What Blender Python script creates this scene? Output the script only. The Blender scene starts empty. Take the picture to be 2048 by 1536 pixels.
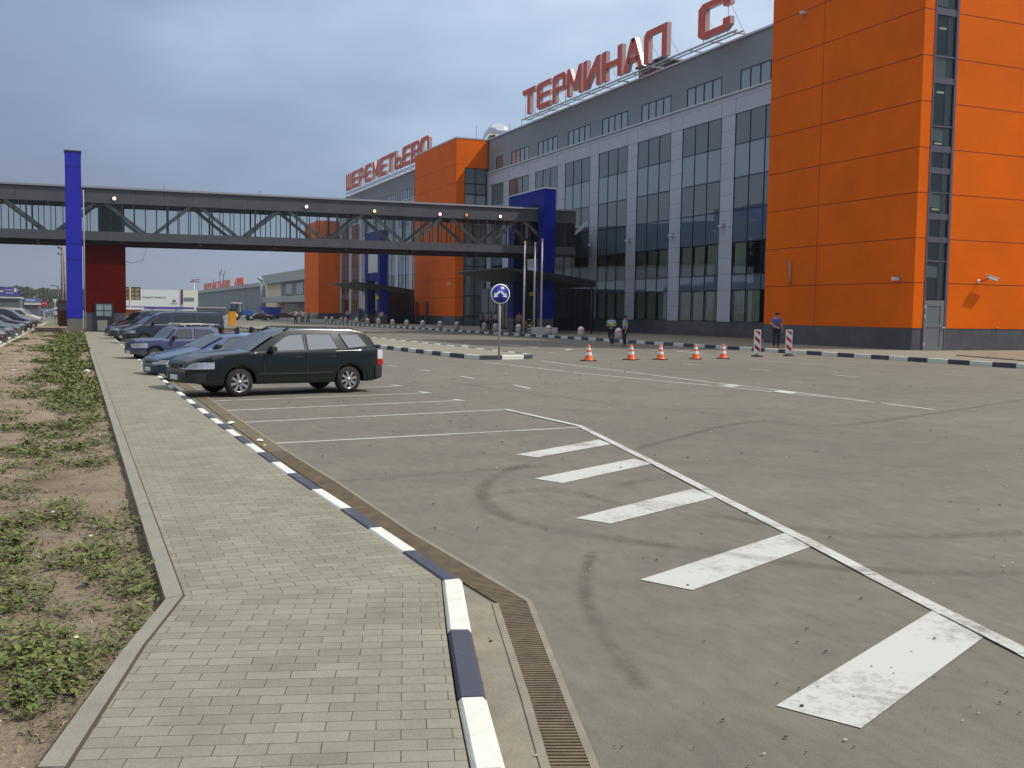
import bpy, bmesh, math, random
from mathutils import Vector, Matrix, noise
import numpy as np
R = math.radians
random.seed(7)
SC = bpy.context.scene
COL = SC.collection
# ---------------------------------------------------------------- camera
YAW, PITCH, ROLL, FOC, HC = 0.40076, -0.06848, 0.01515, 2057.0, 1.8
_f = Vector((math.sin(YAW)*math.cos(PITCH), math.cos(YAW)*math.cos(PITCH), math.sin(PITCH)))
_r = Vector((math.cos(YAW), -math.sin(YAW), 0)); _u = _r.cross(_f)
CR = _r*math.cos(ROLL)+_u*math.sin(ROLL); CU = -_r*math.sin(ROLL)+_u*math.cos(ROLL); CF = _f
CP = Vector((0, 0, HC))
cam_d = bpy.data.cameras.new('camera'); cam = bpy.data.objects.new('camera', cam_d); COL.objects.link(cam)
cam.matrix_world = Matrix(((CR.x, CU.x, -CF.x, 0), (CR.y, CU.y, -CF.y, 0), (CR.z, CU.z, -CF.z, HC), (0, 0, 0, 1)))
cam_d.sensor_width = 36.0; cam_d.lens = FOC/2048*36.0; cam_d.clip_start = 0.1; cam_d.clip_end = 5000
SC.camera = cam
# survey helpers: turn a measured photo point into a place on a known plane
def ray(x, y): return CR*((x-1024)/FOC) - CU*((y-768)/FOC) + CF
def G(x, y, z=0.0):
    d = ray(x, y); t = (z-HC)/d.z; return (CP+d*t)
def G2(x, y, z=0.0):
    p = G(x, y, z); return (p.x, p.y)
def PX(x, y, X):
    d = ray(x, y); return CP+d*(X/d.x)
def PY(x, y, Y):
    d = ray(x, y); return CP+d*(Y/d.y)
# ---------------------------------------------------------------- sky, sun, exposure
SUN = Vector((1.0, -0.46, 1.32)).normalized()
elev = math.asin(SUN.z); azim = math.atan2(SUN.x, SUN.y)
w = bpy.data.worlds.new("World"); SC.world = w; w.use_nodes = True
nt = w.node_tree; N = nt.nodes; L = nt.links; N.clear()
out = N.new('ShaderNodeOutputWorld')
sky = N.new('ShaderNodeTexSky'); sky.sky_type = 'NISHITA'; sky.sun_disc = False
sky.sun_elevation = elev; sky.sun_rotation = azim; sky.air_density = 1.5; sky.dust_density = 3.0
b1 = N.new('ShaderNodeBackground'); b1.inputs[1].default_value = 0.08; L.new(sky.outputs[0], b1.inputs[0])
tc = N.new('ShaderNodeTexCoord')
# thin overcast: brighter cloud towards the upper right, bluer grey low on the left
bd = Vector((math.sin(R(38))*math.cos(R(27)), math.cos(R(38))*math.cos(R(27)), math.sin(R(27))))
dot = N.new('ShaderNodeVectorMath'); dot.operation = 'DOT_PRODUCT'; dot.inputs[1].default_value = bd
nrm = N.new('ShaderNodeVectorMath'); nrm.operation = 'NORMALIZE'
L.new(tc.outputs['Generated'], nrm.inputs[0]); L.new(nrm.outputs[0], dot.inputs[0])
mp = N.new('ShaderNodeMapping'); mp.inputs['Scale'].default_value = (1.6, 1.6, 4.0); L.new(nrm.outputs[0], mp.inputs[0])
nz = N.new('ShaderNodeTexNoise'); nz.inputs['Scale'].default_value = 1.7; nz.inputs['Detail'].default_value = 5; nz.inputs['Roughness'].default_value = .5
L.new(mp.outputs[0], nz.inputs['Vector'])
ac = N.new('ShaderNodeMath'); ac.operation = 'ARCCOSINE'; L.new(dot.outputs['Value'], ac.inputs[0])
mr = N.new('ShaderNodeMapRange'); mr.inputs['From Min'].default_value = R(62); mr.inputs['From Max'].default_value = R(8); L.new(ac.outputs[0], mr.inputs['Value'])
ad = N.new('ShaderNodeMath'); ad.operation = 'MULTIPLY_ADD'; ad.inputs[1].default_value = 0.95; L.new(nz.outputs['Fac'], ad.inputs[0])
sb = N.new('ShaderNodeMath'); sb.operation = 'SUBTRACT'; sb.inputs[1].default_value = 0.49; L.new(mr.outputs[0], sb.inputs[0]); L.new(sb.outputs[0], ad.inputs[2])
cr = N.new('ShaderNodeValToRGB'); e = cr.color_ramp.elements
e[0].position = 0.0; e[0].color = (.225, .285, .42, 1)
e[1].position = 1.0; e[1].color = (.84, .95, 1.1, 1)
for p_, c_ in ((.25, (.235, .30, .45, 1)), (.5, (.31, .41, .60, 1)), (.75, (.52, .65, .86, 1))):
    q = cr.color_ramp.elements.new(p_); q.color = c_
L.new(ad.outputs[0], cr.inputs[0])
# greyer, hazier just above the horizon
sx = N.new('ShaderNodeSeparateXYZ'); L.new(nrm.outputs[0], sx.inputs[0])
mh = N.new('ShaderNodeMapRange'); mh.inputs['From Min'].default_value = 0.12; mh.inputs['From Max'].default_value = 0.0; mh.inputs['To Max'].default_value = .6; L.new(sx.outputs['Z'], mh.inputs['Value'])
mx = N.new('ShaderNodeMix'); mx.data_type = 'RGBA'; mx.inputs['B'].default_value = (.285, .315, .36, 1)
L.new(mh.outputs[0], mx.inputs['Factor']); L.new(cr.outputs[0], mx.inputs['A'])
# unseen sky above the view, brightened on purpose to raise the ambient fill
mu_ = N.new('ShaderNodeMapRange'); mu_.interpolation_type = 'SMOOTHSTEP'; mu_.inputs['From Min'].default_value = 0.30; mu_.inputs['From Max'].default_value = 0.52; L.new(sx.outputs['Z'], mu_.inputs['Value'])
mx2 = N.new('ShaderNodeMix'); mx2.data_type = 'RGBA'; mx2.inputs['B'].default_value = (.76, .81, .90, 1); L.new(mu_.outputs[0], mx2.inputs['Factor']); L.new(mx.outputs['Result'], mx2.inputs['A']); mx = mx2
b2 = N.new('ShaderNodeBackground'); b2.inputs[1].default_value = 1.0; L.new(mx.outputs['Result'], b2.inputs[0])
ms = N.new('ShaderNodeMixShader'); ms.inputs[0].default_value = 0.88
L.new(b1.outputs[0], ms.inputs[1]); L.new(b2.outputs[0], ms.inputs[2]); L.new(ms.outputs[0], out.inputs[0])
sl = bpy.data.lights.new('sun', 'SUN'); sl.energy = 3.6; sl.angle = R(1.6); sl.color = (1.0, .95, .85)
so = bpy.data.objects.new('sun', sl); COL.objects.link(so); so.rotation_euler = (-SUN).to_track_quat('-Z', 'Y').to_euler(); so.location = (60, -20, 80)
SC.view_settings.view_transform = 'Standard'; SC.view_settings.look = 'None'; SC.view_settings.exposure = 0.0; SC.view_settings.gamma = 1.0
SC.render.engine = 'CYCLES'; SC.cycles.max_bounces = 6; SC.cycles.transparent_max_bounces = 12; SC.cycles.use_denoising = True
SC.cycles.caustics_reflective = False; SC.cycles.caustics_refractive = False

# ---------------------------------------------------------------- materials
MATS = {}
def mat(name, col, rough=.6, metal=0.0, ior=1.5, vary=0.0, vscale=3.0, bump=0.0, bscale=60.0, coat=0.0, stretch=(1, 1, 1), emit=None, spec=None):
    if name in MATS: return MATS[name]
    m = bpy.data.materials.new(name); m.use_nodes = True; nt = m.node_tree; n = nt.nodes; l = nt.links
    p = n['Principled BSDF']; p.inputs['Base Color'].default_value = (*col, 1); p.inputs['Roughness'].default_value = rough
    p.inputs['Metallic'].default_value = metal; p.inputs['IOR'].default_value = ior
    if coat: p.inputs['Coat Weight'].default_value = coat; p.inputs['Coat Roughness'].default_value = .04
    if spec is not None: p.inputs['Specular IOR Level'].default_value = spec
    if emit: p.inputs['Emission Color'].default_value = (*emit[0], 1); p.inputs['Emission Strength'].default_value = emit[1]
    if vary or bump:
        t = n.new('ShaderNodeTexCoord'); mp = n.new('ShaderNodeMapping'); mp.inputs['Scale'].default_value = stretch; l.new(t.outputs['Object'], mp.inputs[0])
    if vary:
        z = n.new('ShaderNodeTexNoise'); z.inputs['Scale'].default_value = vscale; z.inputs['Detail'].default_value = 6; z.inputs['Roughness'].default_value = .62
        l.new(mp.outputs[0], z.inputs['Vector'])
        r = n.new('ShaderNodeMapRange'); r.inputs['From Min'].default_value = .3; r.inputs['From Max'].default_value = .7
        r.inputs['To Min'].default_value = 1-vary; r.inputs['To Max'].default_value = 1+vary; l.new(z.outputs['Fac'], r.inputs['Value'])
        h = n.new('ShaderNodeHueSaturation'); h.inputs['Color'].default_value = (*col, 1); l.new(r.outputs[0], h.inputs['Value']); l.new(h.outputs[0], p.inputs['Base Color'])
        r2 = n.new('ShaderNodeMapRange'); r2.inputs['To Min'].default_value = max(0, rough-.12); r2.inputs['To Max'].default_value = min(1, rough+.12); l.new(z.outputs['Fac'], r2.inputs['Value']); l.new(r2.outputs[0], p.inputs['Roughness'])
    if bump:
        z2 = n.new('ShaderNodeTexNoise'); z2.inputs['Scale'].default_value = bscale; z2.inputs['Detail'].default_value = 4; l.new(mp.outputs[0], z2.inputs['Vector'])
        b = n.new('ShaderNodeBump'); b.inputs['Strength'].default_value = bump; b.inputs['Distance'].default_value = .02; l.new(z2.outputs['Fac'], b.inputs['Height']); l.new(b.outputs[0], p.inputs['Normal'])
    MATS[name] = m; return m
ORANGE = mat('orange_panel', (.78, .135, .0), .6, vary=.09, vscale=.35, spec=.08)
BLUEP = mat('blue_panel', (.001, .006, .20), .5, spec=.10, vary=.05, vscale=.6)
GREYP = mat('light_grey_panel', (.47, .50, .58), .45, vary=.05, vscale=.4)
SLATE = mat('slate_grey_cladding', (.225, .26, .30), .6, vary=.06, vscale=.3)
GRANITE = mat('dark_granite', (.085, .085, .10), .22, vary=.25, vscale=1.2)
DARKM = mat('dark_metal', (.025, .028, .04), .4, vary=.1)
FRAME = mat('window_frame', (.015, .018, .045), .35)
JOINT = mat('panel_joint', (.22, .025, .0), .8)
GJOINT = mat('grey_joint', (.14, .15, .2), .8)
STEEL = mat('painted_steel', (.42, .44, .46), .45, vary=.08)
WHITEM = mat('white_metal', (.78, .78, .76), .45, vary=.05)
CAP = mat('parapet_cap', (.55, .6, .68), .35, metal=.4)
BRIDGEP = mat('bridge_cladding', (.085, .09, .105), .45, vary=.08, vscale=.6)
REDL = mat('red_sign_face', (.62, .085, .05), .5, vary=.12, vscale=1.5)
LSIDE = mat('sign_return', (.50, .36, .34), .35, metal=.3)
CONC = mat('concrete', (.36, .35, .31), .8, vary=.14, vscale=4, bump=.3)
CONCL = mat('pale_concrete', (.55, .53, .50), .8, vary=.12, vscale=6, bump=.25)
SKIN = mat('skin', (.48, .25, .17), .6)
RUB = mat('tyre_rubber', (.018, .018, .017), .8, vary=.25, vscale=8, bump=.3, bscale=40)
ALLOY = mat('alloy_wheel', (.50, .50, .50), .28, metal=.75, vary=.1)
CGLASS = mat('car_glass', (.012, .016, .018), .03, ior=2.1)
TRIM = mat('black_trim', (.02, .02, .021), .55)
LAMP = mat('headlamp_glass', (.55, .60, .66), .06, metal=.5, vary=.35, vscale=22)
REDLAMP = mat('red_lamp', (.5, .015, .01), .15)
AMBER = mat('amber_lamp', (.75, .22, .01), .15)

def glassy(name, tint, refl_ior=2.0, through=.6, rough=.01):
    m = bpy.data.materials.new(name); m.use_nodes = True; nt = m.node_tree; n = nt.nodes; l = nt.links; n.clear()
    o = n.new('ShaderNodeOutputMaterial'); tr = n.new('ShaderNodeBsdfTransparent'); tr.inputs[0].default_value = (*tint, 1)
    gl = n.new('ShaderNodeBsdfGlossy'); gl.inputs['Roughness'].default_value = rough; gl.inputs[0].default_value = (.85, .92, .95, 1)
    fr = n.new('ShaderNodeFresnel'); fr.inputs[0].default_value = refl_ior
    mix = n.new('ShaderNodeMixShader'); l.new(fr.outputs[0], mix.inputs[0]); l.new(tr.outputs[0], mix.inputs[1]); l.new(gl.outputs[0], mix.inputs[2])
    l.new(mix.outputs[0], o.inputs[0]); MATS[name] = m; return m
VGLASS = glassy('vision_glass', (.86, .92, .88), 1.7)
BGLASS = glassy('bridge_glass', (.86, .90, .88), 1.45)
def reflective(name, col, ior, rough=.015):
    return mat(name, col, rough, ior=ior, spec=.5)
SPL = reflective('light_spandrel_glass', (.25, .32, .35), 2.1, .03)
SPD = reflective('dark_spandrel_glass', (.11, .16, .21), 2.1, .03)
VDK = reflective('dark_vision_glass', (.12, .145, .15), 2.1, .012)
BLIND = mat('beige_blind', (.90, .94, .72), .8, vary=.08, vscale=2)
INTER = mat('dark_interior', (.03, .035, .03), .8)

# ---------------------------------------------------------------- mesh helpers
def tag(o, label=None, cat=None, group=None, kind=None):
    if label: o['label'] = label
    if cat: o['category'] = cat
    if group: o['group'] = group
    if kind: o['kind'] = kind
    return o
WT = set()
def thing(name, loc, label, cat, group=None, rz=0.0, world=False):   # world=True: its parts are written in world coordinates
    o = bpy.data.objects.new(name, None); COL.objects.link(o); o.location = loc; o.rotation_euler = (0, 0, rz); o.empty_display_size = .2
    if world: WT.add(o.name)
    return tag(o, label, cat, group)
class MB:
    def __init__(s): s.v = []; s.f = []; s.m = []; s.sm = []
    def add(s, vs, fs, mi=0, sm=False):
        b = len(s.v); s.v += [tuple(x) for x in vs]
        for f in fs: s.f.append([b+i for i in f]); s.m.append(mi); s.sm.append(sm)
        return s
    def box(s, x0, x1, y0, y1, z0, z1, mi=0):
        x0, x1 = min(x0, x1), max(x0, x1); y0, y1 = min(y0, y1), max(y0, y1); z0, z1 = min(z0, z1), max(z0, z1)
        return s.add([(x0, y0, z0), (x1, y0, z0), (x1, y1, z0), (x0, y1, z0), (x0, y0, z1), (x1, y0, z1), (x1, y1, z1), (x0, y1, z1)],
                     [(0, 3, 2, 1), (4, 5, 6, 7), (0, 1, 5, 4), (1, 2, 6, 5), (2, 3, 7, 6), (3, 0, 4, 7)], mi)
    def quad(s, a, b, c, d, mi=0): return s.add([a, b, c, d], [(0, 1, 2, 3)], mi)
    def prism(s, poly, z0, z1, mi=0):
        n = len(poly); A = sum(poly[i][0]*poly[(i+1) % n][1]-poly[(i+1) % n][0]*poly[i][1] for i in range(n))
        if A < 0: poly = poly[::-1]
        vs = [(p[0], p[1], z0) for p in poly]+[(p[0], p[1], z1) for p in poly]
        return s.add(vs, [tuple(range(n-1, -1, -1)), tuple(range(n, 2*n))]+[(i, (i+1) % n, n+(i+1) % n, n+i) for i in range(n)], mi)
    def flat(s, poly, z, mi=0):
        n = len(poly); A = sum(poly[i][0]*poly[(i+1) % n][1]-poly[(i+1) % n][0]*poly[i][1] for i in range(n))
        if A < 0: poly = poly[::-1]
        return s.add([(p[0], p[1], z) for p in poly], [tuple(range(n))], mi)
    def extr(s, poly3, d, mi=0, mi2=None):   # any planar polygon pushed along vector d
        n = len(poly3); d = Vector(d); vs = [Vector(p) for p in poly3]+[Vector(p)+d for p in poly3]
        nrm = Vector((0, 0, 0))
        for i in range(n): a, b = vs[i], vs[(i+1) % n]; nrm += a.cross(b)
        fl = nrm.dot(d) > 0
        f0 = tuple(range(n-1, -1, -1)) if fl else tuple(range(n))
        f1 = tuple(range(n, 2*n)) if fl else tuple(range(2*n-1, n-1, -1))
        sd = [((i, (i+1) % n, n+(i+1) % n, n+i) if fl else (i, n+i, n+(i+1) % n, (i+1) % n)) for i in range(n)]
        s.add(vs, [f0, f1], mi); b = len(s.v)-2*n
        for f in sd: s.f.append([b+i for i in f]); s.m.append(mi if mi2 is None else mi2); s.sm.append(False)
        return s
    def tube(s, pts, r, n=8, mi=0, cap=True, sm=True):
        pts = [Vector(p) for p in pts]; rs = r if isinstance(r, (list, tuple)) else [r]*len(pts); vs = []; fs = []
        for i, p in enumerate(pts):
            t = (pts[min(i+1, len(pts)-1)]-pts[max(i-1, 0)]).normalized()
            a = Vector((0, 0, 1)) if abs(t.z) < .9 else Vector((1, 0, 0)); u = t.cross(a).normalized(); v = t.cross(u)
            for k in range(n): q = 2*math.pi*k/n; vs.append(p+u*math.cos(q)*rs[i]+v*math.sin(q)*rs[i])
        for i in range(len(pts)-1):
            for k in range(n): fs.append((i*n+k, i*n+(k+1) % n, (i+1)*n+(k+1) % n, (i+1)*n+k))
        s.add(vs, fs, mi, sm)
        if cap: b = len(s.v)-len(vs); s.f += [[b+k for k in range(n-1, -1, -1)], [b+(len(pts)-1)*n+k for k in range(n)]]; s.m += [mi, mi]; s.sm += [False, False]
        return s
    def lathe(s, prof, c=(0, 0, 0), axis='z', n=16, mi=0, sm=True):
        vs = []; fs = []; m = len(prof)
        for k in range(n):
            q = 2*math.pi*k/n
            for r, h in prof:
                if axis == 'z': p = (c[0]+r*math.cos(q), c[1]+r*math.sin(q), c[2]+h)
                elif axis == 'y': p = (c[0]+r*math.cos(q), c[1]+h, c[2]+r*math.sin(q))
                else: p = (c[0]+h, c[1]+r*math.cos(q), c[2]+r*math.sin(q))
                vs.append(p)
        for k in range(n):
            for j in range(m-1):
                f = (k*m+j, ((k+1) % n)*m+j, ((k+1) % n)*m+j+1, k*m+j+1)
                fs.append(f if axis != 'y' else f[::-1])
        return s.add(vs, fs, mi, sm)
    def build(s, name, mats, parent=None, bevel=0):
        if not isinstance(mats, (list, tuple)): mats = [mats]
        me = bpy.data.meshes.new(name); me.from_pydata(s.v, [], s.f); me.update()
        for m_ in mats: me.materials.append(m_)
        me.polygons.foreach_set('material_index', s.m); me.polygons.foreach_set('use_smooth', s.sm)
        if bevel:
            bm = bmesh.new(); bm.from_mesh(me); bmesh.ops.remove_doubles(bm, verts=bm.verts, dist=1e-5)
            ed = [e for e in bm.edges if len(e.link_faces) == 2 and e.calc_face_angle(0) > R(28)]
            try: bmesh.ops.bevel(bm, geom=ed, offset=bevel, segments=2, affect='EDGES', profile=.6)
            except Exception: pass
            bm.to_mesh(me); bm.free()
        o = bpy.data.objects.new(name, me); COL.objects.link(o)
        if parent is not None:
            o.parent = parent
            if parent.name in WT: o.matrix_parent_inverse = Matrix.Translation(-parent.location)
        return o
def sharp(o, ang=32, smooth=True):
    me = o.data; bm = bmesh.new(); bm.from_mesh(me); bmesh.ops.remove_doubles(bm, verts=bm.verts, dist=1e-5)
    for f in bm.faces: f.smooth = smooth
    for e_ in bm.edges: e_.smooth = not (len(e_.link_faces) != 2 or e_.calc_face_angle(0) > R(ang))
    bm.to_mesh(me); bm.free(); return o
def kids(o): return list(o.children)
def copy_tree(o, parent=None):
    c = o.copy(); COL.objects.link(c); c.parent = parent
    for ch in list(o.children): copy_tree(ch, c)
    return c
# ================================================================ GROUND
def asphalt_mat():
    m = bpy.data.materials.new('asphalt'); m.use_nodes = True; nt = m.node_tree; n = nt.nodes; l = nt.links; p = n['Principled BSDF']
    t = n.new('ShaderNodeTexCoord')
    def nz(scale, detail=5, rough=.6, st=(1, 1, 1)):
        mp = n.new('ShaderNodeMapping'); mp.inputs['Scale'].default_value = st; l.new(t.outputs['Object'], mp.inputs[0])
        z = n.new('ShaderNodeTexNoise'); z.inputs['Scale'].default_value = scale; z.inputs['Detail'].default_value = detail; z.inputs['Roughness'].default_value = rough; l.new(mp.outputs[0], z.inputs['Vector']); return z.outputs['Fac']
    def ramp(src, stops):
        r = n.new('ShaderNodeValToRGB'); el = r.color_ramp.elements
        el[0].position, el[0].color = stops[0][0], (*stops[0][1], 1); el[1].position, el[1].color = stops[-1][0], (*stops[-1][1], 1)
        for a, c in stops[1:-1]: q = el.new(a); q.color = (*c, 1)
        l.new(src, r.inputs[0]); return r.outputs[0]
    def mix(a, b, fac, mode='MULTIPLY'):
        x = n.new('ShaderNodeMix'); x.data_type = 'RGBA'; x.blend_type = mode
        if isinstance(fac, float): x.inputs['Factor'].default_value = fac
        else: l.new(fac, x.inputs['Factor'])
        l.new(a, x.inputs['A']); l.new(b, x.inputs['B']); return x.outputs['Result']
    base = ramp(nz(.12, 4), [(.3, (.146, .137, .115)), (.7, (.186, .175, .145))])
    c = mix(base, ramp(nz(1.1, 6, .7), [(.3, (.84, .84, .85)), (.7, (1.12, 1.1, 1.06))]), 1.0)
    c = mix(c, ramp(nz(9, 5, .7, (1, .35, 1)), [(.28, (.84, .83, .83)), (.72, (1.13, 1.13, 1.12))]), 1.0)
    c = mix(c, ramp(nz(140, 3, .8), [(.3, (.66, .66, .67)), (.7, (1.32, 1.32, 1.30))]), 1.0)
    sp = ramp(nz(26, 2, .5), [(.70, (1, 1, 1)), (.76, (.55, .53, .5))]); c = mix(c, sp, .7)
    l.new(c, p.inputs['Base Color']); p.inputs['Roughness'].default_value = .82; p.inputs['Specular IOR Level'].default_value = .3
    b = n.new('ShaderNodeBump'); b.inputs['Strength'].default_value = .35; b.inputs['Distance'].default_value = .01; l.new(nz(160, 3, .8), b.inputs['Height']); l.new(b.outputs[0], p.inputs['Normal'])
    return m
ASPH = asphalt_mat()
def paver_mat(name, rot, tint=(1, 1, 1)):
    m = bpy.data.materials.new(name); m.use_nodes = True; nt = m.node_tree; n = nt.nodes; l = nt.links; p = n['Principled BSDF']
    t = n.new('ShaderNodeTexCoord'); mp = n.new('ShaderNodeMapping'); mp.inputs['Rotation'].default_value = (0, 0, rot); l.new(t.outputs['Object'], mp.inputs[0])
    wz = n.new('ShaderNodeTexNoise'); wz.inputs['Scale'].default_value = 9; l.new(t.outputs['Object'], wz.inputs['Vector'])
    ms_ = n.new('ShaderNodeVectorMath'); ms_.operation = 'MULTIPLY_ADD'; ms_.inputs[1].default_value = (.008, .008, .008); l.new(wz.outputs['Color'], ms_.inputs[0]); l.new(mp.outputs[0], ms_.inputs[2])
    b = n.new('ShaderNodeTexBrick'); b.offset = .5; b.inputs['Scale'].default_value = 1.0; b.inputs['Mortar Size'].default_value = .0026; b.inputs['Mortar Smooth'].default_value = .3
    b.inputs['Brick Width'].default_value = .2; b.inputs['Row Height'].default_value = .1; b.inputs['Bias'].default_value = 0
    b.inputs['Color1'].default_value = (.222*tint[0], .208*tint[1], .160*tint[2], 1); b.inputs['Color2'].default_value = (.270*tint[0], .252*tint[1], .194*tint[2], 1); b.inputs['Mortar'].default_value = (.10, .09, .068, 1)
    l.new(ms_.outputs[0], b.inputs['Vector'])
    z = n.new('ShaderNodeTexNoise'); z.inputs['Scale'].default_value = 2.2; z.inputs['Detail'].default_value = 8; z.inputs['Roughness'].default_value = .7; l.new(t.outputs['Object'], z.inputs['Vector'])
    r = n.new('ShaderNodeMapRange'); r.inputs['From Min'].default_value = .3; r.inputs['From Max'].default_value = .7; r.inputs['To Min'].default_value = .84; r.inputs['To Max'].default_value = 1.14; l.new(z.outputs['Fac'], r.inputs['Value'])
    z3 = n.new('ShaderNodeTexNoise'); z3.inputs['Scale'].default_value = 110; z3.inputs['Detail'].default_value = 3; z3.inputs['Roughness'].default_value = .7; l.new(t.outputs['Object'], z3.inputs['Vector'])
    r3 = n.new('ShaderNodeMapRange'); r3.inputs['From Min'].default_value = .3; r3.inputs['From Max'].default_value = .7; r3.inputs['To Min'].default_value = .86; r3.inputs['To Max'].default_value = 1.12; l.new(z3.outputs['Fac'], r3.inputs['Value'])
    mu = n.new('ShaderNodeMath'); mu.operation = 'MULTIPLY'; l.new(r.outputs[0], mu.inputs[0]); l.new(r3.outputs[0], mu.inputs[1])
    h = n.new('ShaderNodeHueSaturation'); l.new(b.outputs['Color'], h.inputs['Color']); l.new(mu.outputs[0], h.inputs['Value']); l.new(h.outputs[0], p.inputs['Base Color'])
    p.inputs['Roughness'].default_value = .85; p.inputs['Specular IOR Level'].default_value = .25
    bu = n.new('ShaderNodeBump'); bu.inputs['Strength'].default_value = .5; bu.inputs['Distance'].default_value = .006; bu.invert = True; l.new(b.outputs['Fac'], bu.inputs['Height']); l.new(bu.outputs[0], p.inputs['Normal'])
    return m
PAVF = paver_mat('grey_pavers', 0.0); PAVN = paver_mat('grey_pavers_turned', R(17)); PAVT = paver_mat('forecourt_pavers', 0.0, (1.0, .98, 1.0))
def paint_mat(name, col, wear):
    m = bpy.data.materials.new(name); m.use_nodes = True; nt = m.node_tree; n = nt.nodes; l = nt.links; p = n['Principled BSDF']
    t = n.new('ShaderNodeTexCoord'); z = n.new('ShaderNodeTexNoise'); z.inputs['Scale'].default_value = 14; z.inputs['Detail'].default_value = 9; z.inputs['Roughness'].default_value = .75; l.new(t.outputs['Object'], z.inputs['Vector'])
    z2 = n.new('ShaderNodeTexNoise'); z2.inputs['Scale'].default_value = 1.3; z2.inputs['Detail'].default_value = 4; l.new(t.outputs['Object'], z2.inputs['Vector'])
    a = n.new('ShaderNodeMath'); a.operation = 'ADD'; l.new(z.outputs['Fac'], a.inputs[0]); l.new(z2.outputs['Fac'], a.inputs[1])
    r = n.new('ShaderNodeValToRGB'); el = r.color_ramp.elements; k = .5+wear*.12
    el[0].position = 0; el[0].color = (.22, .20, .17, 1); el[1].position = 1; el[1].color = (*col, 1)
    h = n.new('ShaderNodeMath'); h.operation = 'MULTIPLY'; h.inputs[1].default_value = .5; l.new(a.outputs[0], h.inputs[0])
    r2 = n.new('ShaderNodeMapRange'); r2.inputs['From Min'].default_value = .30+wear*.10; r2.inputs['From Max'].default_value = .44+wear*.10; l.new(h.outputs[0], r2.inputs['Value']); l.new(r2.outputs[0], r.inputs[0])
    l.new(r.outputs[0], p.inputs['Base Color']); p.inputs['Roughness'].default_value = .7
    return m
PAINT = paint_mat('white_road_paint', (.49, .50, .465), .55); PAINTD = paint_mat('worn_road_paint', (.36, .36, .34), .9)
KW = mat('kerb_white_paint', (.66, .67, .60), .7, vary=.08, vscale=9, bump=.2); KB = paint_mat('kerb_black_paint', (.05, .055, .08), .05)
APRON = mat('sandy_concrete_apron', (.225, .20, .15), .85, vary=.16, vscale=5, bump=.3)
RUST = mat('rusty_grate', (.135, .104, .06), .75, vary=.35, vscale=7, bump=.2); DRAIN_SHADE = mat('drain_painted_shade', (.02, .016, .012), .9)
GCURB = mat('grey_edging_stone', (.235, .225, .18), .85, vary=.12, vscale=5, bump=.3)

o = MB().flat([(-900, -200), (900, -200), (900, 1500), (-900, 1500)], 0.0).build('ground', ASPH); tag(o, kind='structure')

def offset_path(path, d):      # shift a 2D polyline sideways by d (positive: to the left of its direction)
    res = []
    for i, p in enumerate(path):
        a = Vector(path[max(i-1, 0)]); b = Vector(path[min(i+1, len(path)-1)]); t1 = (Vector(p)-a); t2 = (b-Vector(p))
        t1 = t1.normalized() if t1.length > 1e-6 else t2.normalized(); t2 = t2.normalized() if t2.length > 1e-6 else t1
        n_ = Vector((-(t1.y+t2.y), t1.x+t2.x)).normalized(); c = max(.5, n_.dot(Vector((-t1.y, t1.x)))); q = Vector(p)+n_*d/c; res.append((q.x, q.y))
    return res
def walk(path, step):          # points along a polyline every step metres, corners kept
    pts = [Vector(path[0])]; marks = [0]; cur = 0
    for a, b in zip(path[:-1], path[1:]):
        a = Vector(a); b = Vector(b); L_ = (b-a).length; k = max(1, round(L_/step))
        for j in range(1, k+1): pts.append(a+(b-a)*j/k)
    return pts
def striped_kerb(name, path, wid, h, step, first=0, lean=0.0):
    pts = walk(path, step); mb = MB(); prev = None
    for i in range(len(pts)-1):
        a, b = pts[i], pts[i+1]; t = (b-a).normalized(); n_ = Vector((-t.y, t.x)); g = .006
        a2, b2 = a+t*g, b-t*g; c = .018; mi = (i+first) % 2
        prof = [(0, 0), (0, h-c), (c, h), (wid-c, h), (wid, h-c), (wid, 0)]
        vs = [(a2+n_*u).to_tuple()+(z,) for u, z in prof]+[(b2+n_*u).to_tuple()+(z,) for u, z in prof]; k = len(prof)
        mb.add(vs, [tuple(range(k)), tuple(range(2*k-1, k-1, -1))]+[(j, j+k, j+k+1, j+1) for j in range(k-1)], mi)
    o = mb.build(name, [KW, KB]); tag(o, kind='structure'); return o
# pedestrian strip with its striped kerb, edging and drain
KO = [(1.42-.55, 1.5), (1.42, 3.35), (1.61, 4.03), (1.88, 4.93), (2.19, 5.92), (2.13, 8.4), (2.06, 10.4), (1.99, 13.7), (1.94, 16.8), (1.90, 23.1), (1.90, 36.0), (1.90, 73.5)]
striped_kerb('kerb', KO[:5], .125, .15, .96, 0)
striped_kerb('kerb', KO[4:], .125, .15, .885, 1)
KI = offset_path(KO, .135)
EI = [(-.62, 2.2), (-.06, 3.92), (.28, 5.25), (.545, 6.11), (.545, 73.5)]
EO = [(-.70, 2.25), (-.15, 3.95), (.19, 5.22), (.445, 6.05), (.445, 73.5)]
near = [p for p in EI if p[1] <= 6.2][:-1]+[(.53, 6.07)]+[(2.055, 5.93)]+[p for p in KI if p[1] < 5.8][::-1]
o = MB().flat(near+[], .148).build('pavement', PAVN); tag(o, kind='structure')
far = [(.53, 6.07), (.545, 73.5), (1.765, 73.5)]+[p for p in KI if 6 < p[1] < 73][::-1]+[(2.055, 5.93)]
o = MB().flat(far, .148).build('pavement', PAVF); tag(o, kind='structure')
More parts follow.
